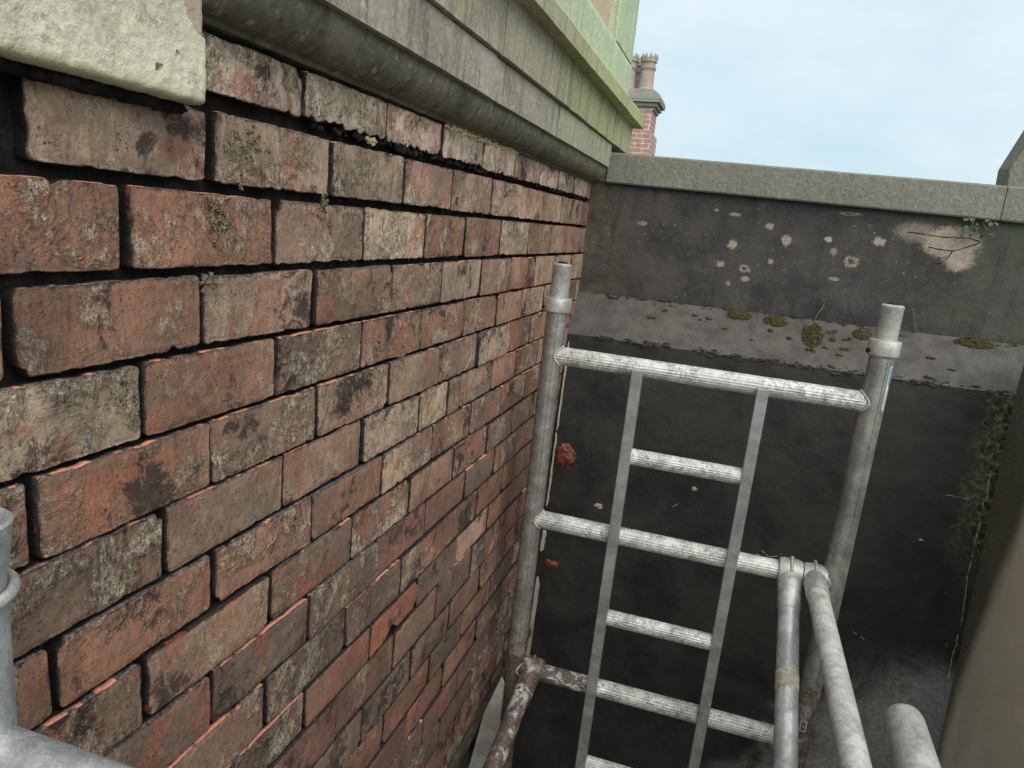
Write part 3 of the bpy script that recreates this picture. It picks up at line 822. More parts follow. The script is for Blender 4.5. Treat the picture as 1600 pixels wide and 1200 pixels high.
# ================================================================== PALE STONE BLOCK (top left)
sb = thing('stone_block', 'pale cream stone block jutting from the wall top at upper left', 'stone block', (0.0, -1.8, 0.44))
def block():
    x1, y0, y1, z0, z1 = 0.036, -2.45, -1.309, 0.4405, 0.86
    ys = [-2.45 + (0.83) * i / 60 for i in range(60)] + [-1.62 + 0.311 * i / 124 for i in range(125)]
    zs = [z0 + 0.17 * j / 70 for j in range(70)] + [z0 + 0.17 + (z1 - z0 - 0.17) * j / 20 for j in range(21)]
    V, F, chip, alg = [], [], [], []
    W_ = len(ys)
    for z in zs:
        for y in ys:
            d = x1 + 0.0016 * fbm(y * 30, z * 30, 1, 4) + 0.0011 * nz(y * 150, z * 150, 2)
            de, db = y1 - y, z - z0
            r = 0.007
            dz, dy = 0.0, 0.0
            if de < r: d -= r - math.sqrt(max(0, r * r - (r - de) ** 2))
            if db < r: d -= r - math.sqrt(max(0, r * r - (r - db) ** 2))
            # spalled patch in the upper right corner
            cx = (y + 1.315) / 0.026; cz = (z - 0.537) / 0.034
            q = cx * cx + cz * cz + 0.5 * fbm(y * 45, z * 45, 9, 3)
            ch = 1.0 if q < 0.9 else 0.0
            if ch: d -= 0.004
            hq = math.hypot((y + 1.3748) / 1.3, z - 0.4635)
            if hq < 0.0032: d -= 0.012
            hq = math.hypot(y + 1.352, z - 0.481)
            if hq < 0.0022: d -= 0.006
            V.append((d, y + 1.8 + 0.0012 * fbm(z * 60, y, 3, 3), z - 0.44 + 0.002 * fbm(y * 50, 7, z * 3, 3) * (db < 0.03)))
            chip.append(ch)
            alg.append(max(0, 1 - db / 0.016) * 0.9 + max(0, 1 - de / 0.008) * 0.5)
    for j in range(len(zs) - 1):
        for i in range(W_ - 1):
            a = j * W_ + i
            F.append((a, a + 1, a + 1 + W_, a + W_))
    # sides: underside, far end, back rows
    def skirt(ring):
        b = len(V)
        for a in ring:
            v = V[a]; V.append((-0.12, v[1], v[2])); chip.append(0); alg.append(1.0)
        for i in range(len(ring) - 1):
            F.append((ring[i], b + i, b + i + 1, ring[i + 1]))
    skirt([i for i in range(W_)])
    skirt([j * W_ + W_ - 1 for j in range(len(zs))])
    o = mesh_obj('block_face', V, F, M['white'], sb, None, True)
    for nm, dat in (('chip', chip), ('algae', alg)):
        at = o.data.attributes.new(nm, 'FLOAT', 'POINT'); at.data.foreach_set('value', dat)
    bm = bmesh.new(); bm.from_mesh(o.data); bmesh.ops.recalc_face_normals(bm, faces=bm.faces)
    if sum(f.normal.x for f in bm.faces) < 0: bmesh.ops.reverse_faces(bm, faces=bm.faces)
    bm.to_mesh(o.data); bm.free()
    auto_smooth(o, 60)
block()
MB().box(-0.35, 0.02, -0.64, 0.485, 0.02, 0.415).build('block_body', M['white'], sb)
# dark remains of bedding under the block
bd = MB()
for i in range(30):
    u = -1.56 + 0.24 * i / 29
    bd.blob((0.004, u + 1.8, -0.004 + 0.004 * nz(i, 1, 1)), 0.012, 0.012, 0.006, i * 1.3, 0.5, 2, nu=9, nv=5)
o = bd.build('bedding_mortar', M['mortar'], sb, True); o['kind'] = 'stuff'

# ================================================================== STONE CORNICE AND GREEN WALL ABOVE
sc = thing('stone_cornice', 'weathered stone cornice of moulding, two fascia bands and green-stained parapet above the bricks', 'cornice', (0, 0, 0.52))
CZ = 0.52
def course(name, m, prof, joints, seed_, n_sub=28, gap=0.0023, amp=0.0012, offs=0.0015):
    """profile (x, z) swept along Y, cut into stones at the joints"""
    # subdivide profile
    pts = []
    for i in range(len(prof) - 1):
        a, b = prof[i], prof[i + 1]
        L_ = math.hypot(b[0] - a[0], b[1] - a[1]); n = max(1, int(L_ / 0.012))
        for j in range(n):
            pts.append((a[0] + (b[0] - a[0]) * j / n, a[1] + (b[1] - a[1]) * j / n))
    pts.append(prof[-1])
    for si in range(len(joints) - 1):
        y0, y1 = joints[si] + gap, joints[si + 1] - gap
        n = max(4, int((y1 - y0) / 0.02))
        of = random.uniform(-offs, offs)
        V, F = [], []
        for i in range(n + 1):
            y = y0 + (y1 - y0) * i / n
            edge = 0.0015 if i in (0, n) else 0.0
            for (x, z) in pts:
                V.append((x + of + amp * 2 * fbm(y * 14 + seed_, z * 14, 1, 4) - edge, y, z - CZ + 0.0008 * nz(y * 9, x * 30, seed_)))
        P_ = len(pts)
        for i in range(n):
            for j in range(P_ - 1):
                a = i * P_ + j
                F.append((a, a + P_, a + P_ + 1, a + 1))
        for i, rev in ((0, False), (n, True)):
            # end caps back to the wall core
            b = len(V)
            for j in range(P_):
                V.append((-0.10, V[i * P_ + j][1], V[i * P_ + j][2]))
            for j in range(P_ - 1):
                q = (i * P_ + j, i * P_ + j + 1, b + j + 1, b + j)
                F.append(q if rev else tuple(reversed(q)))
        o = mesh_obj(name, V, F, m, sc)
        bm = bmesh.new(); bm.from_mesh(o.data); bmesh.ops.recalc_face_normals(bm, faces=bm.faces)
        if sum(f.normal.x * f.calc_area() for f in bm.faces) < 0: bmesh.ops.reverse_faces(bm, faces=bm.faces)
        bm.to_mesh(o.data); bm.free()
        auto_smooth(o, 35)
random.seed(5)
# ovolo bed moulding
mp = [(-0.06, 0.5275), (0.004, 0.5285)]
for i in range(9):
    a = math.pi / 2 * i / 8
    mp.append((0.008 + 0.046 * math.sin(a), 0.534 + 0.052 * (1 - math.cos(a))))
mp.append((0.054, 0.592))
mp.append((-0.06, 0.592))
course('moulding_stone', M['mould'], mp, [-1.307, -0.499, -0.113, 0.148, 0.80], 3.0)
course('fascia_stone', M['fascia'], [(-0.06, 0.5885), (0.065, 0.5885), (0.066, 0.668), (0.058, 0.672), (-0.06, 0.672)], [-1.9, -1.31, -0.543, -0.021, 0.775], 7.0)
course('upper_fascia_stone', M['fascia2'], [(-0.06, 0.6715), (0.076, 0.6715), (0.078, 0.788), (-0.06, 0.788)], [-1.9, -1.2, -0.535, 0.251, 0.72, 1.12], 11.0)
course('lip_stone', M['lip'], [(-0.06, 0.787), (0.118, 0.783), (0.121, 0.822), (0.085, 0.862), (0.036, 0.905), (-0.06, 0.905)], [-1.9, -0.7, 0.124, 0.786, 1.15], 15.0)
course('wall_stone', M['green'], [(-0.06, 0.903), (0.038, 0.903), (0.040, 1.012), (0.030, 1.028), (-0.06, 1.028)], [-1.9, -0.35, 0.71, 1.13], 19.0)
course('pier_stone', M['green'], [(-0.06, 1.026), (0.038, 1.026), (0.040, 1.6), (-0.06, 1.6)], [0.765, 1.13], 23.0)
course('recessed_panel_stone', M['pink'], [(-0.06, 1.026), (0.008, 1.026), (0.008, 1.6), (-0.06, 1.6)], [-1.9, 0.768], 27.0)
course('pier_fillet', M['green'], [(-0.06, 1.026), (0.024, 1.026), (0.024, 1.6), (-0.06, 1.6)], [0.735, 0.767], 29.0)
MB().box(-0.9, -0.055, -1.9, 1.128, 0.54 - CZ, 1.6 - CZ).build('wall_core', M['green'], sc)
rt = MB().box(-0.05, 0.0575, 0.778, 1.05, 0.5385 - CZ, 0.640 - CZ).build('return_stone', M['coping'], sc)
bevel(rt, 0.003)

# ================================================================== BLACK END WALL WITH COPING
ew = thing('parapet_wall', 'black stained end wall with grey cement ledge and stone coping behind the ladder frame', 'wall', (0.75, 0.7, -2.6))
EO = Vector((0.75, 0.7, -2.6))
def face_y(z):
    """wall profile Y(z)"""
    if z > 0.12: return 0.79
    if z > -0.03: return 0.655 + (z + 0.03) / 0.15 * 0.135
    return 0.655 - 0.10 * (-0.03 - z)
def ew_pt(x, z, amp=0.004, f=7.0):
    y = face_y(z)
    d = amp * fbm(x * f, z * f, 3.3, 4) + 0.0016 * nz(x * 60, z * 60, 5)
    return Vector((x, y + d, z)) - EO
X0, X1 = -0.05, 2.4
def panel(name, m, z0, z1, nx, nzz, amp, f=7.0):
    o = MB().grid(lambda s, t: ew_pt(X0 + (X1 - X0) * s, z0 + (z1 - z0) * t, amp, f), nx, nzz).build(name, m, ew, True, False)
    bm = bmesh.new(); bm.from_mesh(o.data)
    if sum(fc.normal.y for fc in bm.faces) > 0: bmesh.ops.reverse_faces(bm, faces=bm.faces)
    bm.to_mesh(o.data); bm.free()
    return o
panel('upper_render', M['upper'], 0.12, 0.56, 220, 44, 0.007)
panel('cement_ledge', M['ledge'], -0.03, 0.12, 220, 16, 0.007)
panel('lower_render', M['lower'], -2.6, -0.03, 220, 200, 0.008)
MB().box(-0.05 - EO.x, 2.4 - EO.x, 0.805 - EO.y, 1.02 - EO.y, -2.6 - EO.z, 0.54 - EO.z).build('wall_core', M['upper'], ew)
def coping(x0, x1):
    def zt(x): return 0.645 - 0.019 * x
    def zb(x): return 0.5365 - 0.0195 * x
    n = 60
    V, F = [], []
    prof = [(0.80, 'b', 0.0), (0.768, 'b', 0.0), (0.764, 'b', 0.005), (0.763, 'm', 0), (0.764, 't', -0.006), (0.770, 't', 0.0), (0.92, 't', 0.008), (1.06, 't', 0.0), (1.06, 'b', 0.0)]
    for i in range(n + 1):
        x = x0 + (x1 - x0) * i / n
        for (y, w, dz) in prof:
            z = zt(x) + dz if w == 't' else (zb(x) + dz if w == 'b' else (zt(x) + zb(x)) / 2)
            V.append((x - EO.x, y - EO.y + 0.003 * fbm(x * 12, z * 12, 8, 4) - (0.0 if 0 < i < n else -0.0), z - EO.z + 0.0015 * fbm(x * 20, y * 20, 2, 3)))
    P_ = len(prof)
    for i in range(n):
        for j in range(P_ - 1):
            a = i * P_ + j
            F.append((a, a + P_, a + P_ + 1, a + 1))
        F.append((i * P_ + P_ - 1, (i + 1) * P_ + P_ - 1, (i + 1) * P_, i * P_))
    F.append(tuple(range(P_))); F.append(tuple(n * P_ + j for j in reversed(range(P_))))
    o = mesh_obj('coping_stone', V, F, M['coping'], ew)
    bm = bmesh.new(); bm.from_mesh(o.data); bmesh.ops.recalc_face_normals(bm, faces=bm.faces); bm.to_mesh(o.data); bm.free()
    auto_smooth(o, 35)
    return o
coping(0.060, 1.352)
coping(1.355, 2.4)
# cracks across the bare patch
for pts in ([(1.10, 0.452), (1.16, 0.446), (1.22, 0.445), (1.28, 0.448), (1.325, 0.440)], [(1.325, 0.438), (1.285, 0.418), (1.245, 0.402), (1.205, 0.403), (1.165, 0.410)], [(1.245, 0.402), (1.235, 0.375), (1.205, 0.352)]):
    m_ = MB()
    fine_pts = []
    for (p_, q_) in zip(pts[:-1], pts[1:]):
        for j in range(6):
            t_ = j / 6
            x, z = p_[0] + (q_[0] - p_[0]) * t_, p_[1] + (q_[1] - p_[1]) * t_
            fine_pts.append((x, z + 0.004 * nz(x * 70, z * 70, 3)))
    for (p_, q_) in zip(fine_pts[:-1], fine_pts[1:]):
        m_.tube(ew_pt(p_[0], p_[1], 0.007), ew_pt(q_[0], q_[1], 0.007), 0.0016 + 0.0008 * nz(p_[0] * 50, 1, 1), 6)
    m_.build('crack', M['mortar'], ew, True)
# a few marks lower down
lo = MB()
for (x, z, a) in ((0.2125, -0.662, 0.016), (0.5498, -0.5264, 0.010), (0.30, -0.50, 0.006), (0.72, -0.72, 0.008), (0.76, -0.735, 0.010), (0.80, -0.72, 0.008), (1.05, -0.93, 0.008), (1.30, -0.55, 0.006)):
    p = ew_pt(x, z, 0.008)
    lo.blob((p.x, p.y, p.z), a, 0.0025, a * 0.6, x * 30, 1.0, 3.0, nu=14, nv=8)
o = lo.build('lime_spots', M['lime'], ew); o['kind'] = 'stuff'
def vein(name, pts, r, m, jit=0.002):
    m_ = MB(); f = []
    for (p_, q_) in zip(pts[:-1], pts[1:]):
        for j in range(5):
            t_ = j / 5
            x, z = p_[0] + (q_[0] - p_[0]) * t_, p_[1] + (q_[1] - p_[1]) * t_
            f.append((x + jit * nz(x * 90, z * 90, 1), z + jit * nz(x * 90, z * 90, 4)))
    f.append(pts[-1])
    for i, (p_, q_) in enumerate(zip(f[:-1], f[1:])):
        if nz(i * 0.9, pts[0][0] * 9, 2) < -0.25: continue
        m_.tube(ew_pt(p_[0], p_[1], 0.008), ew_pt(q_[0], q_[1], 0.008), r * (0.8 + 0.6 * nz(i * 1.3, 3, 3)), 6)
    m_.build(name, m, ew, True)
vein('scratch', [(1.062, -0.894), (1.125, -0.907), (1.192, -0.936)], 0.0011, M['lime'])
vein('scratch', [(0.480, -0.608), (0.515, -0.585)], 0.0010, M['lime'])
vein('scratch', [(0.812, -0.700), (0.838, -0.716), (0.862, -0.711), (0.880, -0.697)], 0.0016, M['lime'])
vein('scratch', [(1.345, -0.385), (1.415, -0.385)], 0.0010, M['lime'])
vein('corner_vein', [(1.455, -0.28), (1.462, -0.42), (1.458, -0.60), (1.466, -0.78), (1.462, -0.93), (1.455, -1.15)], 0.0017, M['lime'], 0.012)
# rough crust along the two edges of the ledge
random.seed(8)
cr = MB()
for i in range(520):
    x = random.uniform(0.1, 1.5)
    if random.random() < 0.72:
        z = -0.030 + random.gauss(0, 0.006); s_ = random.uniform(0.002, 0.006)
        if x < 0.35 and random.random() < 0.4: s_ *= 1.4
    else:
        z = 0.118 + random.gauss(0, 0.005); s_ = random.uniform(0.002, 0.006)
    if fbm(x * 6, z, 2, 2) < -0.12: continue
    p = ew_pt(x, z, 0.007)
    s_ *= random.choice((0.5, 0.6, 0.7, 1.3))
    cr.blob((p.x, p.y + 0.0005, p.z), s_ * random.uniform(0.8, 3.0), s_ * 0.8, s_ * 0.7, i * 1.1, 1.0, 3.0, nu=9, nv=6)
for i in range(160):          # growth in the right-hand corner
    z = random.uniform(-0.9, -0.05); x = 1.50 - abs(random.gauss(0, 0.035)) + (-z) * 0.02
    p = ew_pt(x, z, 0.008); s_ = random.uniform(0.003, 0.009)
    cr.blob((p.x, p.y, p.z), s_, s_ * 0.5, s_ * random.uniform(0.8, 2.0), i * 2.1, 0.6, 2.2, nu=8, nv=5)
o = cr.build('moss_crust', M['crust_dark'], ew, False); o['kind'] = 'stuff'
# pale mortar strips left standing in the corner with the brickwork
def strip(z0, z1, w):
    V, F = [], []
    n = 16
    for i in range(n + 1):
        z = z0 + (z1 - z0) * i / n
        y = face_y(z) - 0.012
        ww = w * (0.75 + 0.5 * fbm(z * 30, 2, 2, 3)) * (0.35 if i in (0, n) else 1)
        x0 = 0.012 + 0.002 * nz(z * 30, 0, 0)
        for (a, b) in ((0, 0.02), (0, 0), (ww, 0), (ww, 0.02)):
            V.append((x0 + a - EO.x, y + b - EO.y, z - EO.z))
    for i in range(n):
        for j in range(3):
            a = i * 4 + j
            F.append((a, a + 1, a + 5, a + 4))
    F.append((3, 2, 1, 0)); F.append((n * 4, n * 4 + 1, n * 4 + 2, n * 4 + 3))
    o = mesh_obj('mortar_strip', V, F, M['strip'], ew)
    bm = bmesh.new(); bm.from_mesh(o.data); bmesh.ops.recalc_face_normals(bm, faces=bm.faces); bm.to_mesh(o.data); bm.free()
strip(-0.40, -0.06, 0.006)
strip(-0.70, -0.41, 0.007)
strip(-0.88, -0.80, 0.016)
strip(-1.55, -0.99, 0.018)
# wet red spall
bl = MB().blob((0.055 - EO.x, face_y(-0.49) - 0.004 - EO.y, -0.495 - EO.z), 0.038, 0.013, 0.045, 4.0, 0.38, 2.2, nu=36, nv=24)
bl.build('red_spall', M['red_lump'], ew, True)
for (z, s_) in ((-0.93, 0.018),):
    MB().blob((0.06 - EO.x, face_y(z) + 0.006 - EO.y, z - EO.z), 0.035, 0.012, s_, z * 9, 0.5, 3, nu=16, nv=10).build('red_spall', M['red_lump'], ew, True)

# ================================================================== RIGHT-HAND TAN WALL AND THE RAKED STONE ON THE CORNER
tw = thing('rendered_wall', 'tan rendered side wall with a dark edge at the lower right', 'wall', (1.7, -1.5, -2.6))
def tan_pt(s, t):
    y = -4.5 + 5.15 * s; z = -2.6 + 2.71 * t
    return (1.48 - 1.7 + 0.006 * fbm(y * 5, z * 5, 6, 3), y + 1.5, z + 2.6)
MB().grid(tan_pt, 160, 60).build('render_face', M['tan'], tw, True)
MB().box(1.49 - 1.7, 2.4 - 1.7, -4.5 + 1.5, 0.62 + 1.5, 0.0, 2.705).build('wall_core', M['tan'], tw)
rs = thing('raked_stone', 'grey raked kneeler stone standing on the right end of the coping', 'stone', (1.6, 0.95, 0.62))
def poly_off(d):
    return [(1.354 + d * 1.1, 0.618), (1.3515 + d * 1.2, 0.679 - d * 0.1), (1.47 + d * 1.4, 1.02), (2.3, 1.02), (2.3, 0.60)]
V = [(x - 1.6, 0.87 - 0.95, z - 0.62) for (x, z) in poly_off(0)] + [(x - 1.6, 0.825 - 0.95, z - 0.62) for (x, z) in poly_off(0.012)] + [(x - 1.6, 0.90 - 0.95, z - 0.62) for (x, z) in poly_off(0)]
F = []
for i in range(5):
    k = (i + 1) % 5
    F.append((i, k, 5 + k, 5 + i)); F.append((i, 10 + i, 10 + k, k))
F += [(5, 6, 7, 8, 9), (14, 13, 12, 11, 10)]
o = mesh_obj('kneeler', V, F, M['coping'], rs)
bm = bmesh.new(); bm.from_mesh(o.data); bmesh.ops.recalc_face_normals(bm, faces=bm.faces); bm.to_mesh(o.data); bm.free()
bevel(o, 0.003)

# ================================================================== MOSS CLUMPS AND SMALL PLANTS ON THE LEDGE
random.seed(12)
clumps = [(0.605, 0.104, 0.045, 0.014, 'long olive moss pad at the back of the ledge, leftmost of the large pads'),
          (0.735, 0.100, 0.042, 0.016, 'olive moss pad at the ledge back between the long pad and the big round clump'),
          (0.862, 0.070, 0.036, 0.040, 'big round clump of olive moss in the middle of the grey ledge'),
          (1.022, 0.092, 0.030, 0.016, 'olive moss pad on the ledge just left of the right standard'),
          (1.368, 0.106, 0.060, 0.012, 'long thin olive moss pad at the ledge back near the right corner')]
def ledge_pt(x, z):
    p = ew_pt(x, z, 0.007) + EO
    return p
for (x, z, a, b, lab) in clumps:
    p = ledge_pt(x, z)
    mo = thing('moss_clump', lab, 'moss', tuple(p), 'moss pads on the cement ledge')
    m_ = MB()
    for i in range(420):
        r = random.random() ** 0.6; an = random.uniform(0, 2 * math.pi)
        dx, dz = a * r * math.cos(an), b * r * math.sin(an)
        if fbm(dx * 40 + x * 7, dz * 40, 2, 2) < -0.18: continue
        q = ledge_pt(x + dx, z + dz) - p
        s_ = random.uniform(0.0016, 0.0042)
        lift = 0.006 * max(0.0, 1 - r * r)
        m_.blob((q.x, q.y - 0.001 - lift * 0.6, q.z + 0.001 + lift * 0.5), s_, s_ * 0.9, s_ * 0.9, i * 1.7 + x, 0.9, 3.0, nu=7, nv=5)
    m_.build('moss_cushion', M['moss'], mo, False)
small = [(0.869, 0.021), (0.72, 0.067), (0.565, 0.055), (0.452, 0.087), (0.924, 0.063), (0.97, 0.04), (1.238, 0.046), (0.50, 0.082), (0.47, 0.074), (0.92, 0.09), (0.905, 0.035), (0.66, 0.03), (0.79, 0.05), (0.955, 0.02), (1.30, 0.02), (0.34, 0.09), (0.30, 0.06), (0.97, 0.07)]
m_ = MB()
for i, (x, z) in enumerate(small):
    p = ledge_pt(x, z); s_ = random.uniform(0.005, 0.012)
    for j in range(5):
        m_.blob((p.x + random.gauss(0, s_ * 0.6), p.y - 0.002, p.z + random.gauss(0, s_ * 0.3)), s_ * 0.7, s_ * 0.5, s_ * 0.45, i + j * 3.3, 0.5, 2.5, nu=9, nv=6)
o = m_.build('moss_dots', M['moss'], ew, True); o['kind'] = 'stuff'
o.matrix_parent_inverse = Matrix.Translation(-EO)

def leaf(mb, base, d, up, ln, w):
    """pointed leaf, slightly cupped"""
    d = Vector(d).normalized(); up = Vector(up); side = d.cross(up).normalized(); up = side.cross(d)
    b0 = len(mb.v); base = Vector(base)
    for (t, k, h) in ((0, 0.12, 0), (0.3, 0.75, 0.05), (0.6, 1.0, 0.07), (0.85, 0.6, 0.03), (1.0, 0.05, -0.03)):
        c = base + d * ln * t + up * ln * h
        mb.v += [tuple(c - side * w * k + up * w * 0.25 * k), tuple(c), tuple(c + side * w * k + up * w * 0.25 * k)]
    for i in range(4):
        for j in range(2):
            a = b0 + i * 3 + j
            mb.f.append((a, a + 1, a + 4, a + 3))
p = ledge_pt(1.281, -0.024)
pl = thing('rosette_plant', 'tiny bright green rosette plant growing at the ledge front edge', 'plant', tuple(p))
for i in range(9):
    an = i * 2.4; tl = 0.2 + 0.1 * (i % 3)
    m_ = MB(); leaf(m_, (0, -0.003, 0.002), (math.cos(an), -0.5, math.sin(an) * 0.8 + tl), (0, -0.6, 0.8), 0.013 + 0.004 * (i % 2), 0.0035)
    m_.build('leaf', M['leaf'], pl, True, False)
p = Vector((1.292, 0.775, 0.495))
pl = thing('leafy_sprig', 'leafy grey-green sprig hanging under the coping beside the bare patch', 'plant', tuple(p))
MB().tube((0, 0.01, 0.02), (-0.03, -0.015, -0.035), 0.0015, 6).build('stem', M['twig'], pl)
MB().tube((0.01, 0.01, 0.02), (0.03, -0.015, -0.02), 0.0015, 6).build('stem', M['twig'], pl)
random.seed(3)
for i in range(24):
    an = random.uniform(0, 2 * math.pi)
    b = (random.uniform(-0.045, 0.045), random.uniform(-0.02, 0.0), random.uniform(-0.045, 0.022))
    m_ = MB(); leaf(m_, b, (math.cos(an), -0.6, math.sin(an) * 0.5 - 0.3), (0, -0.5, 0.9), random.uniform(0.014, 0.024), random.uniform(0.005, 0.008))
    m_.build('leaf', M['leaf_pale'], pl, True, False)
def twig(loc, pts, lab):
    t = thing('dry_twig', lab, 'twig', loc)
    m_ = MB()
    for a, b in zip(pts[:-1], pts[1:]):
        m_.tube(a, b, 0.0016, 6)
    m_.build('stem', M['twig'], t)
twig((0.862, 0.783, 0.118), [(0, 0, 0), (0.008, -0.004, 0.03), (0.02, -0.006, 0.055), (0.022, -0.006, 0.068)], 'thin dry twig standing on the ledge above the big moss clump')
twig((1.190, 0.783, 0.118), [(0, 0, 0), (-0.012, -0.004, 0.03), (-0.02, -0.006, 0.06), (-0.026, -0.006, 0.082)], 'thin pale twig standing on the ledge right of the right standard')

# ================================================================== PALE BOARD BEHIND THE FRAME
pb = thing('pale_board', 'pale grey board standing between the brick foot and the left standard', 'board', (0.08, -0.1, -2.6))
o = MB()
V = [(0.083, -0.10, -1.00), (0.093, -0.10, -1.02), (0.112, -0.10, -2.6), (-0.023, -0.10, -2.6), (0.008, -0.10, -1.345), (0.042, -0.10, -1.13)]
Vb = [(x, y + 0.014, z) for (x, y, z) in V]
vv = [(x - 0.08, y + 0.1, z + 2.6) for (x, y, z) in V + Vb]
ff = [tuple(range(6)), tuple(reversed(range(6, 12)))] + [(i, 6 + i, 6 + (i + 1) % 6, (i + 1) % 6) for i in range(6)]
o = mesh_obj('board', vv, ff, M['plank'], pb)
bm = bmesh.new(); bm.from_mesh(o.data); bmesh.ops.recalc_face_normals(bm, faces=bm.faces); bm.to_mesh(o.data); bm.free()

# ================================================================== LADDER FRAME OF THE SCAFFOLD TOWER
FM = Matrix(((0.999663, -0.025071, 0.006704, 0.0), (0.024958, 0.999553, 0.016483, 0.0), (-0.007114, -0.01631, 0.999842, 0.0), (0, 0, 0, 1)))
FM.translation = Vector((0.999663 * 0.532209, 0.024958 * 0.532209, -0.007114 * 0.532209))
BASE = 2.58
def FW(x, y, z):
    return FM @ Vector((x, y, z))
fr = thing('ladder_frame', 'dull aluminium scaffold ladder frame standing across the gap before the black wall', 'scaffold frame', (0, 0, 0), 'scaffold tower frames')
fr.matrix_world = FM @ Matrix.Translation((0, 0, -BASE))
HW = 0.4236
def rtube(mb, a, b, r, ribbed, wob=0.0):
    if ribbed:
        return mb.tube(a, b, r - 0.0005, 44, True, 0.0010)
    return mb.tube(a, b, r, 32)
for s in (-1, 1):
    x = s * HW
    top = 0.128
    m_ = MB().tube((x, 0, 0.02), (x, 0, BASE + top), 0.0295, 40)
    sd_ = m_.build('standard', M['alu_std'], fr); auto_smooth(sd_)
    # two raised seams of the extrusion
    for an in (-1.2, -0.5):
        dx, dy = 0.0295 * math.cos(an), 0.0295 * math.sin(an)
        MB().tube((x + dx, dy, 0.02), (x + dx, dy, BASE + top), 0.0018, 8).build('seam', M['alu_std'], sd_)
    cz = 0.128 + BASE
    m_ = MB().lathe((x, 0, cz - 0.004), (0, 0, 1), [(0.0298, -0.004), (0.0335, 0.0), (0.0375, 0.001), (0.0385, 0.004), (0.0385, 0.036), (0.0372, 0.039), (0.030, 0.040), (0.026, 0.040)], 40)
    auto_smooth(m_.build('collar', M['alu_collar'], fr), 30)
    zt = (0.258 if s < 0 else 0.252) + BASE
    m_ = MB().lathe((x, 0, 0), (0, 0, 1), [(0.0262, cz + 0.03), (0.0262, zt - 0.010), (0.0270, zt - 0.008), (0.0270, zt - 0.003), (0.0245, zt), (0.0205, zt + 0.001), (0.0205, zt - 0.05), (0.0, zt - 0.05)], 40)
    sg = m_.build('spigot', M['alu_collar'], fr); auto_smooth(sg, 30)
    MB().lathe((x, 0, zt - 0.003), (0, 0, 1), [(0.0, 0.010), (0.011, 0.009), (0.013, 0.006), (0.0205, 0.004), (0.0205, 0.0)], 24).build('plug', M['hole'], sg)
    # base plate and foot
    MB().lathe((x, 0, 0.0), (0, 0, 1), [(0.0, 0.0), (0.07, 0.0), (0.07, 0.008), (0.02, 0.012), (0.019, 0.06), (0.0, 0.06)], 32).build('base_plate', M['alu_std'], fr)
    # bolt on the collar
    MB().lathe((x - 0.035 * 0.94, -0.013, cz + 0.006), (-0.94, -0.34, 0), [(0.0, 0.008), (0.006, 0.008), (0.006, 0.0)], 10).build('bolt', M['hole'], fr)
for i, z in enumerate((0.0, -0.5, -1.0, -1.5)):
    mt = M['alu_led'] if i < 1 else (M['alu_led'] if i == 1 else M['alu_led_low'])
    m_ = MB(); rtube(m_, (-HW + 0.012, 0, z + BASE), (HW - 0.012, 0, z + BASE), 0.0258, True)
    lg = m_.build('ledger', mt, fr)
    auto_smooth(lg, 14)
    # weld beads
    for s in (-1, 1):
        w = MB()
        n = 36
        for j in range(n):
            an = 2 * math.pi * j / n
            yy, zz = 0.0272 * math.cos(an), 0.0272 * math.sin(an)
            xx = s * (HW - math.sqrt(max(0, 0.0295 ** 2 - yy * yy)) - 0.001)
            w.blob((xx, yy, z + BASE + zz), 0.0035, 0.0035, 0.0035, j * 2.2, 0.3, 2, nu=8, nv=5)
        w.build('weld', M['alu_collar'], lg, True)
SX = (-0.1730, 0.1548)
for x in SX:
    o = MB().box(x - 0.0155, x + 0.0155, -0.046, -0.017, BASE - 1.62, BASE + 0.0).build('ladder_stile', M['alu_stile'], fr)
    bevel(o, 0.003, 3)
for z in (-0.25, -0.75, -1.25):
    m_ = MB(); rtube(m_, (SX[0] + 0.010, -0.022, z + BASE), (SX[1] - 0.010, -0.022, z + BASE), 0.0225, True)
    auto_smooth(m_.build('rung', M['alu_led'], fr), 14)
# stickers on the right standard
def arc_patch(name, m, ang0, ang1, z0, z1, r, rounded=True, parent=fr, x=HW):
    V, F = [], []
    na, nzz = 10, 24
    for j in range(nzz + 1):
        t = j / nzz
        z = z0 + (z1 - z0) * t
        k = 1.0
        if rounded:
            e = min(t, 1 - t) * (z1 - z0); rr = (ang1 - ang0) * r / 2
            if e < rr: k = math.sqrt(max(0.0, 1 - ((rr - e) / rr) ** 2))
        am = (ang0 + ang1) / 2
        for i in range(na + 1):
            a = am + (ang1 - ang0) / 2 * k * (2 * i / na - 1)
            V.append((x + r * math.cos(a), r * math.sin(a), z + BASE))
    for j in range(nzz):
        for i in range(na):
            q = j * (na + 1) + i
            F.append((q, q + 1, q + na + 2, q + na + 1))
    o = mesh_obj(name, V, F, m, parent, None, True)
    return o
A0, A1 = R(-48), R(2)
st = arc_patch('sticker', M['stick_w'], A0, A1, -0.018, 0.106, 0.0300)
arc_patch('blue_field', M['blue'], A0 + 0.10, A1 - 0.10, 0.048, 0.101, 0.0304, True, st)
arc_patch('cream_field', M['stick_o'], A0 + 0.10, A1 - 0.10, -0.010, 0.044, 0.0304, True, st)
for i, (z, a) in enumerate(((0.088, -0.25), (0.080, -0.42), (0.072, -0.25), (0.064, -0.42), (0.058, -0.30))):
    arc_patch('print_mark', M['stick_w'], a - 0.06, a + 0.06, z - 0.0022, z + 0.0022, 0.0307, False, st)
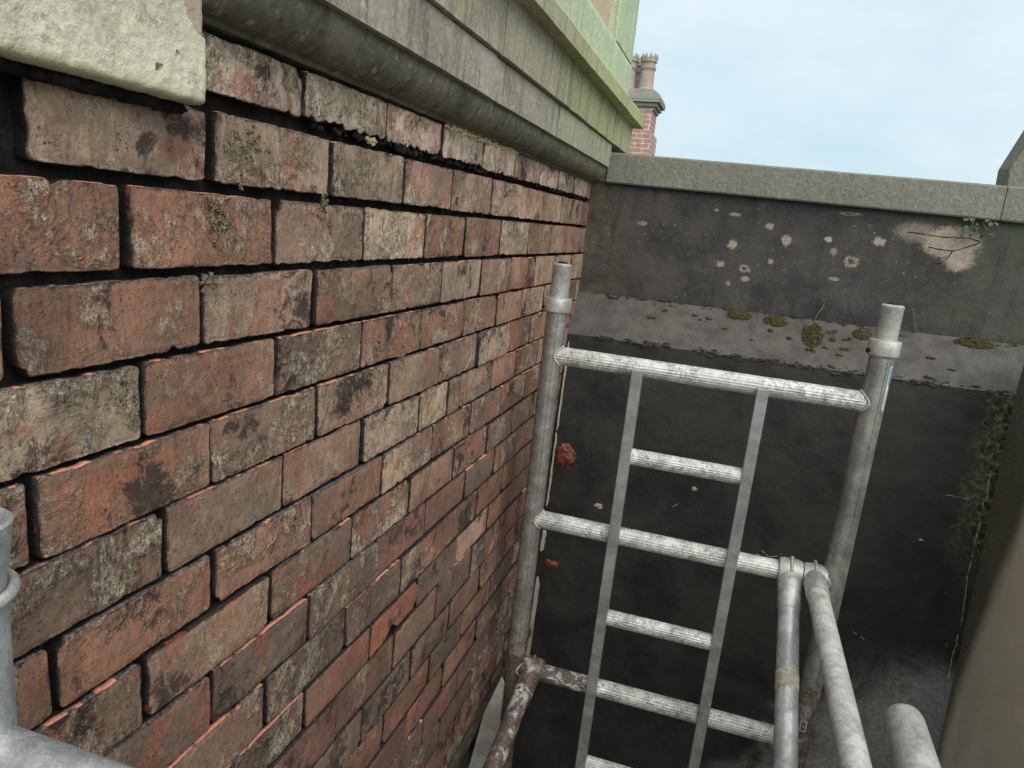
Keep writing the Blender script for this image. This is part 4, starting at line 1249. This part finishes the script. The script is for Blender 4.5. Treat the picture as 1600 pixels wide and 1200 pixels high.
# small dark label with a square outline low on the right standard
lb = arc_patch('label_plate', M['alu_std'], R(-125), R(-62), -0.965, -0.872, 0.0299, False)
c0, c1, zA, zB = R(-112), R(-78), -0.946, -0.912
for (a0, a1, z0, z1) in ((c0, c1, zA, zA + 0.0035), (c0, c1, zB - 0.0035, zB), (c0, c0 + 0.11, zA, zB), (c1 - 0.11, c1, zA, zB), (c0 + 0.25, c1 - 0.18, zA + 0.012, zA + 0.017)):
    arc_patch('print_mark', M['mark'], a0, a1, z0, z1, 0.0304, False, lb)
for (a, z) in ((R(-95), -0.897), (R(-84), -0.892), (R(-90), -0.880)):
    arc_patch('print_mark', M['mark'], a - 0.09, a + 0.09, z - 0.003, z + 0.003, 0.0304, True, lb)

# ================================================================== NEAR FRAME (lower left edge of the picture)
nf = thing('ladder_frame', 'near aluminium frame whose open tube top cuts in at the lower left edge', 'scaffold frame', (0.0780, -1.612, -2.6), 'scaffold tower frames')
def NF(x, y, z): return (x - 0.0780, y + 1.612, z + 2.6)
m_ = MB().lathe(NF(0.0780, -1.612, 0), (0, 0, 1), [(0.026, -2.58), (0.026, 0.062), (0.0285, 0.075), (0.0315, 0.100), (0.0325, 0.107), (0.0300, 0.109), (0.0255, 0.104), (0.0215, 0.085), (0.0205, 0.0), (0.0, 0.0)], 48)
auto_smooth(m_.build('standard', M['alu_brace'], nf), 40)
def ring_pt(a_, b_):
    a0, b0 = 2 * math.pi * a_, 2 * math.pi * b_
    rr = 0.0300 + 0.0042 * math.cos(b0)
    return NF(0.0780 + rr * math.cos(a0), -1.612 + rr * math.sin(a0), 0.050 + 0.004 * math.sin(a0) + 0.0055 * math.sin(b0))
m_ = MB().grid(ring_pt, 48, 12)
m_.build('lock_ring', M['alu_collar'], nf, True)
m_ = MB(); rtube(m_, NF(0.088, -1.612, -0.0855), NF(0.95, -1.590, -0.092), 0.0255, True)
auto_smooth(m_.build('ledger', M['alu_brace'], nf), 60)
m_ = MB(); rtube(m_, NF(0.088, -1.612, -0.585), NF(0.95, -1.590, -0.592), 0.0255, True)
auto_smooth(m_.build('ledger', M['alu_brace'], nf), 60)
auto_smooth(MB().lathe(NF(0.962, -1.590, 0), (0, 0, 1), [(0.026, -2.58), (0.026, -0.02), (0.022, -0.02), (0.021, -0.1)], 40).build('standard', M['alu_brace'], nf), 40)

# ================================================================== BRACES
def brace(label, head, tail, r, m, tape=None, claw_r=0.030, lever=True, group='scaffold brace tubes'):
    h = Vector(head); t = Vector(tail)
    d = (t - h).normalized()
    o = thing('scaffold_brace', label, 'scaffold tube', head, group)
    loc = lambda p: tuple(Vector(p) - h)
    # claw: a hood over the ledger, then a socket and the tube
    sx = FM.to_3x3() @ Vector((1, 0, 0))
    up = sx.cross(d); up = up if up.z > 0 else -up
    wv = 0.030
    arc = MB()
    V = arc.v
    n = 18
    cc = h + up * -0.004
    base = 0
    for i in range(n + 1):
        an = -0.35 + (math.pi + 0.9) * i / n           # from the tube side over the top and down behind
        dirv = d * math.cos(an) + up * math.sin(an)
        for (w, rr) in ((-wv, 0.0275), (-wv, 0.036), (-wv * 0.6, 0.0395), (wv * 0.6, 0.0395), (wv, 0.036), (wv, 0.0275)):
            V.append(loc(cc + dirv * rr + sx * w))
    for i in range(n):
        for j in range(6):
            k = (j + 1) % 6
            arc.f.append((i * 6 + j, i * 6 + k, (i + 1) * 6 + k, (i + 1) * 6 + j))
    arc.f.append(tuple(range(6))); arc.f.append(tuple(n * 6 + j for j in reversed(range(6))))
    cl = auto_smooth(arc.build('claw', M['alu_cast'] if m is not M['alu_mud'] else m, o), 40)
    sk = MB().tube(loc(h + d * 0.022 + up * 0.0), loc(h + d * 0.125), r + 0.0030, 32, True, 0, [(0, 1.05), (0.5, 1.0), (0.9, 1.0), (1.0, 0.93)])
    auto_smooth(sk.build('socket', M['alu_cast'] if m is not M['alu_mud'] else m, o), 40)
    tb = MB().tube(loc(h + d * 0.10), loc(t), r, 40)
    tbo = auto_smooth(tb.build('tube', m, o), 40)
    if lever:
        lv = MB()
        for k in range(10):
            an = 0.25 + 1.9 * k / 9
            dv = d * math.cos(an) + up * math.sin(an)
            p0 = cc + dv * 0.038
            an2 = 0.25 + 1.9 * (k + 1) / 9
            p1 = cc + (d * math.cos(an2) + up * math.sin(an2)) * (0.038 + (0.008 if k == 8 else 0))
            lv.tube(loc(p0), loc(p1), 0.0055, 8)
        lv.build('latch', M['alu_cast'] if m is not M['alu_mud'] else m, cl, True)
    if tape:
        a, b = tape
        tp = MB().tube(loc(h + d * a), loc(h + d * b), r + 0.0009, 40, False, 0, [(0, 1), (0.2, 1.015), (0.5, 1.0), (0.8, 1.02), (1, 1.0)])
        for i, v in enumerate(tp.v):
            if i % 40 == i or i >= 160:
                k = 0.034 * fbm(i * 0.37, 2, 2, 3)
                tp.v[i] = tuple(Vector(v) + d * k)
        auto_smooth(tp.build('tape', M['tape'], tbo), 40)
    return o
hA = FW(0.3105, -0.004, -0.497); hB = FW(0.3735, -0.004, -0.497)
tA = hA + (Vector((0.848, -0.45, -0.770)) - hA).normalized() * 1.85
brace('diagonal silver brace tube with a torn tape band hooked over the middle ledger', hA, tA, 0.0265, M['alu_brace'], (0.30, 0.345))
tB = hB + (Vector((0.902, -0.78, -0.500)) - hB).normalized() * 1.66
brace('whitish brace tube right of the taped one, hooked over the middle ledger', hB, tB, 0.0262, M['alu_white'])
hC = FW(-0.3655, -0.002, -0.995)
tC = hC + (Vector((0.150, -0.3354, -1.1048)) - hC).normalized() * 1.75
brace('muddy paint-splashed brace tube hooked on the low ledger beside the brick wall', hC, tC, 0.0262, M['alu_mud'])
# stub end of the guard rail lower right
gr = thing('guard_rail', 'short round-ended pale grey rail tube at the lower right beside the tan wall', 'scaffold tube', (0.888, -0.96, -0.257))
e = Vector((0, 0.012, 0)); d = Vector((0.0, -1.0, -0.055)).normalized()
m_ = MB().lathe(e, d, [(0.0, 0.0), (0.012, 0.001), (0.020, 0.004), (0.0245, 0.010), (0.026, 0.018), (0.026, 0.66)], 40)
auto_smooth(m_.build('tube', M['alu_collar'], gr), 50)

# ================================================================== FAR CHIMNEY
ch = thing('chimney', 'distant red brick chimney stack with crown pots beyond the parapet', 'chimney', (-1.42, 10.9, -9.0))
def C_(z): return z + 9.0
MB().box(-0.36, 0.27, -0.30, 0.45, 0.0, C_(2.05)).build('lower_shaft', M['far_brick'], ch)
MB().box(-0.31, 0.22, -0.25, 0.40, C_(2.05), C_(2.42)).build('upper_shaft', M['far_brick'], ch)
o = MB()
for (w, z0, z1) in ((0.25, 2.42, 2.47), (0.29, 2.47, 2.53), (0.34, 2.53, 2.57)):
    o.box(-w - 0.09, w, -w, w + 0.15, C_(z0), C_(z1))
o.build('corbel', M['cap'], ch)
o = MB()
n = 6
for i in range(n):
    a0 = i / n; w = 0.345 * (1 - 0.62 * (a0 ** 1.6))
    o.box(-w - 0.06, w, -w, w + 0.12, C_(2.57 + 0.19 * a0), C_(2.57 + 0.19 * (i + 1) / n))
o.build('cap', M['cap'], ch)
def pot(x, y, z, first=[]):
    p = MB().lathe((x, y, C_(z)), (0, 0, 1), [(0.155, 0.0), (0.15, 0.06), (0.125, 0.08), (0.115, 0.36), (0.135, 0.385), (0.135, 0.42), (0.115, 0.43), (0.118, 0.48), (0.14, 0.50), (0.14, 0.54), (0.115, 0.55), (0.10, 0.54)], 20)
    q = auto_smooth(p.build('pot', M['pot'], ch), 40)
    t = MB()
    for i in range(10):
        an = 2 * math.pi * i / 10
        cx, cy = x + 0.125 * math.cos(an), y + 0.125 * math.sin(an)
        t.lathe((cx, cy, C_(z + 0.54)), (0, 0, 1), [(0.026, 0.0), (0.024, 0.04), (0.0, 0.10)], 6)
    t.build('crown', M['cap'], q)
pot(0.02, 0.05, 2.72); pot(-0.30, 0.05, 2.72); pot(-0.14, 0.42, 2.72)
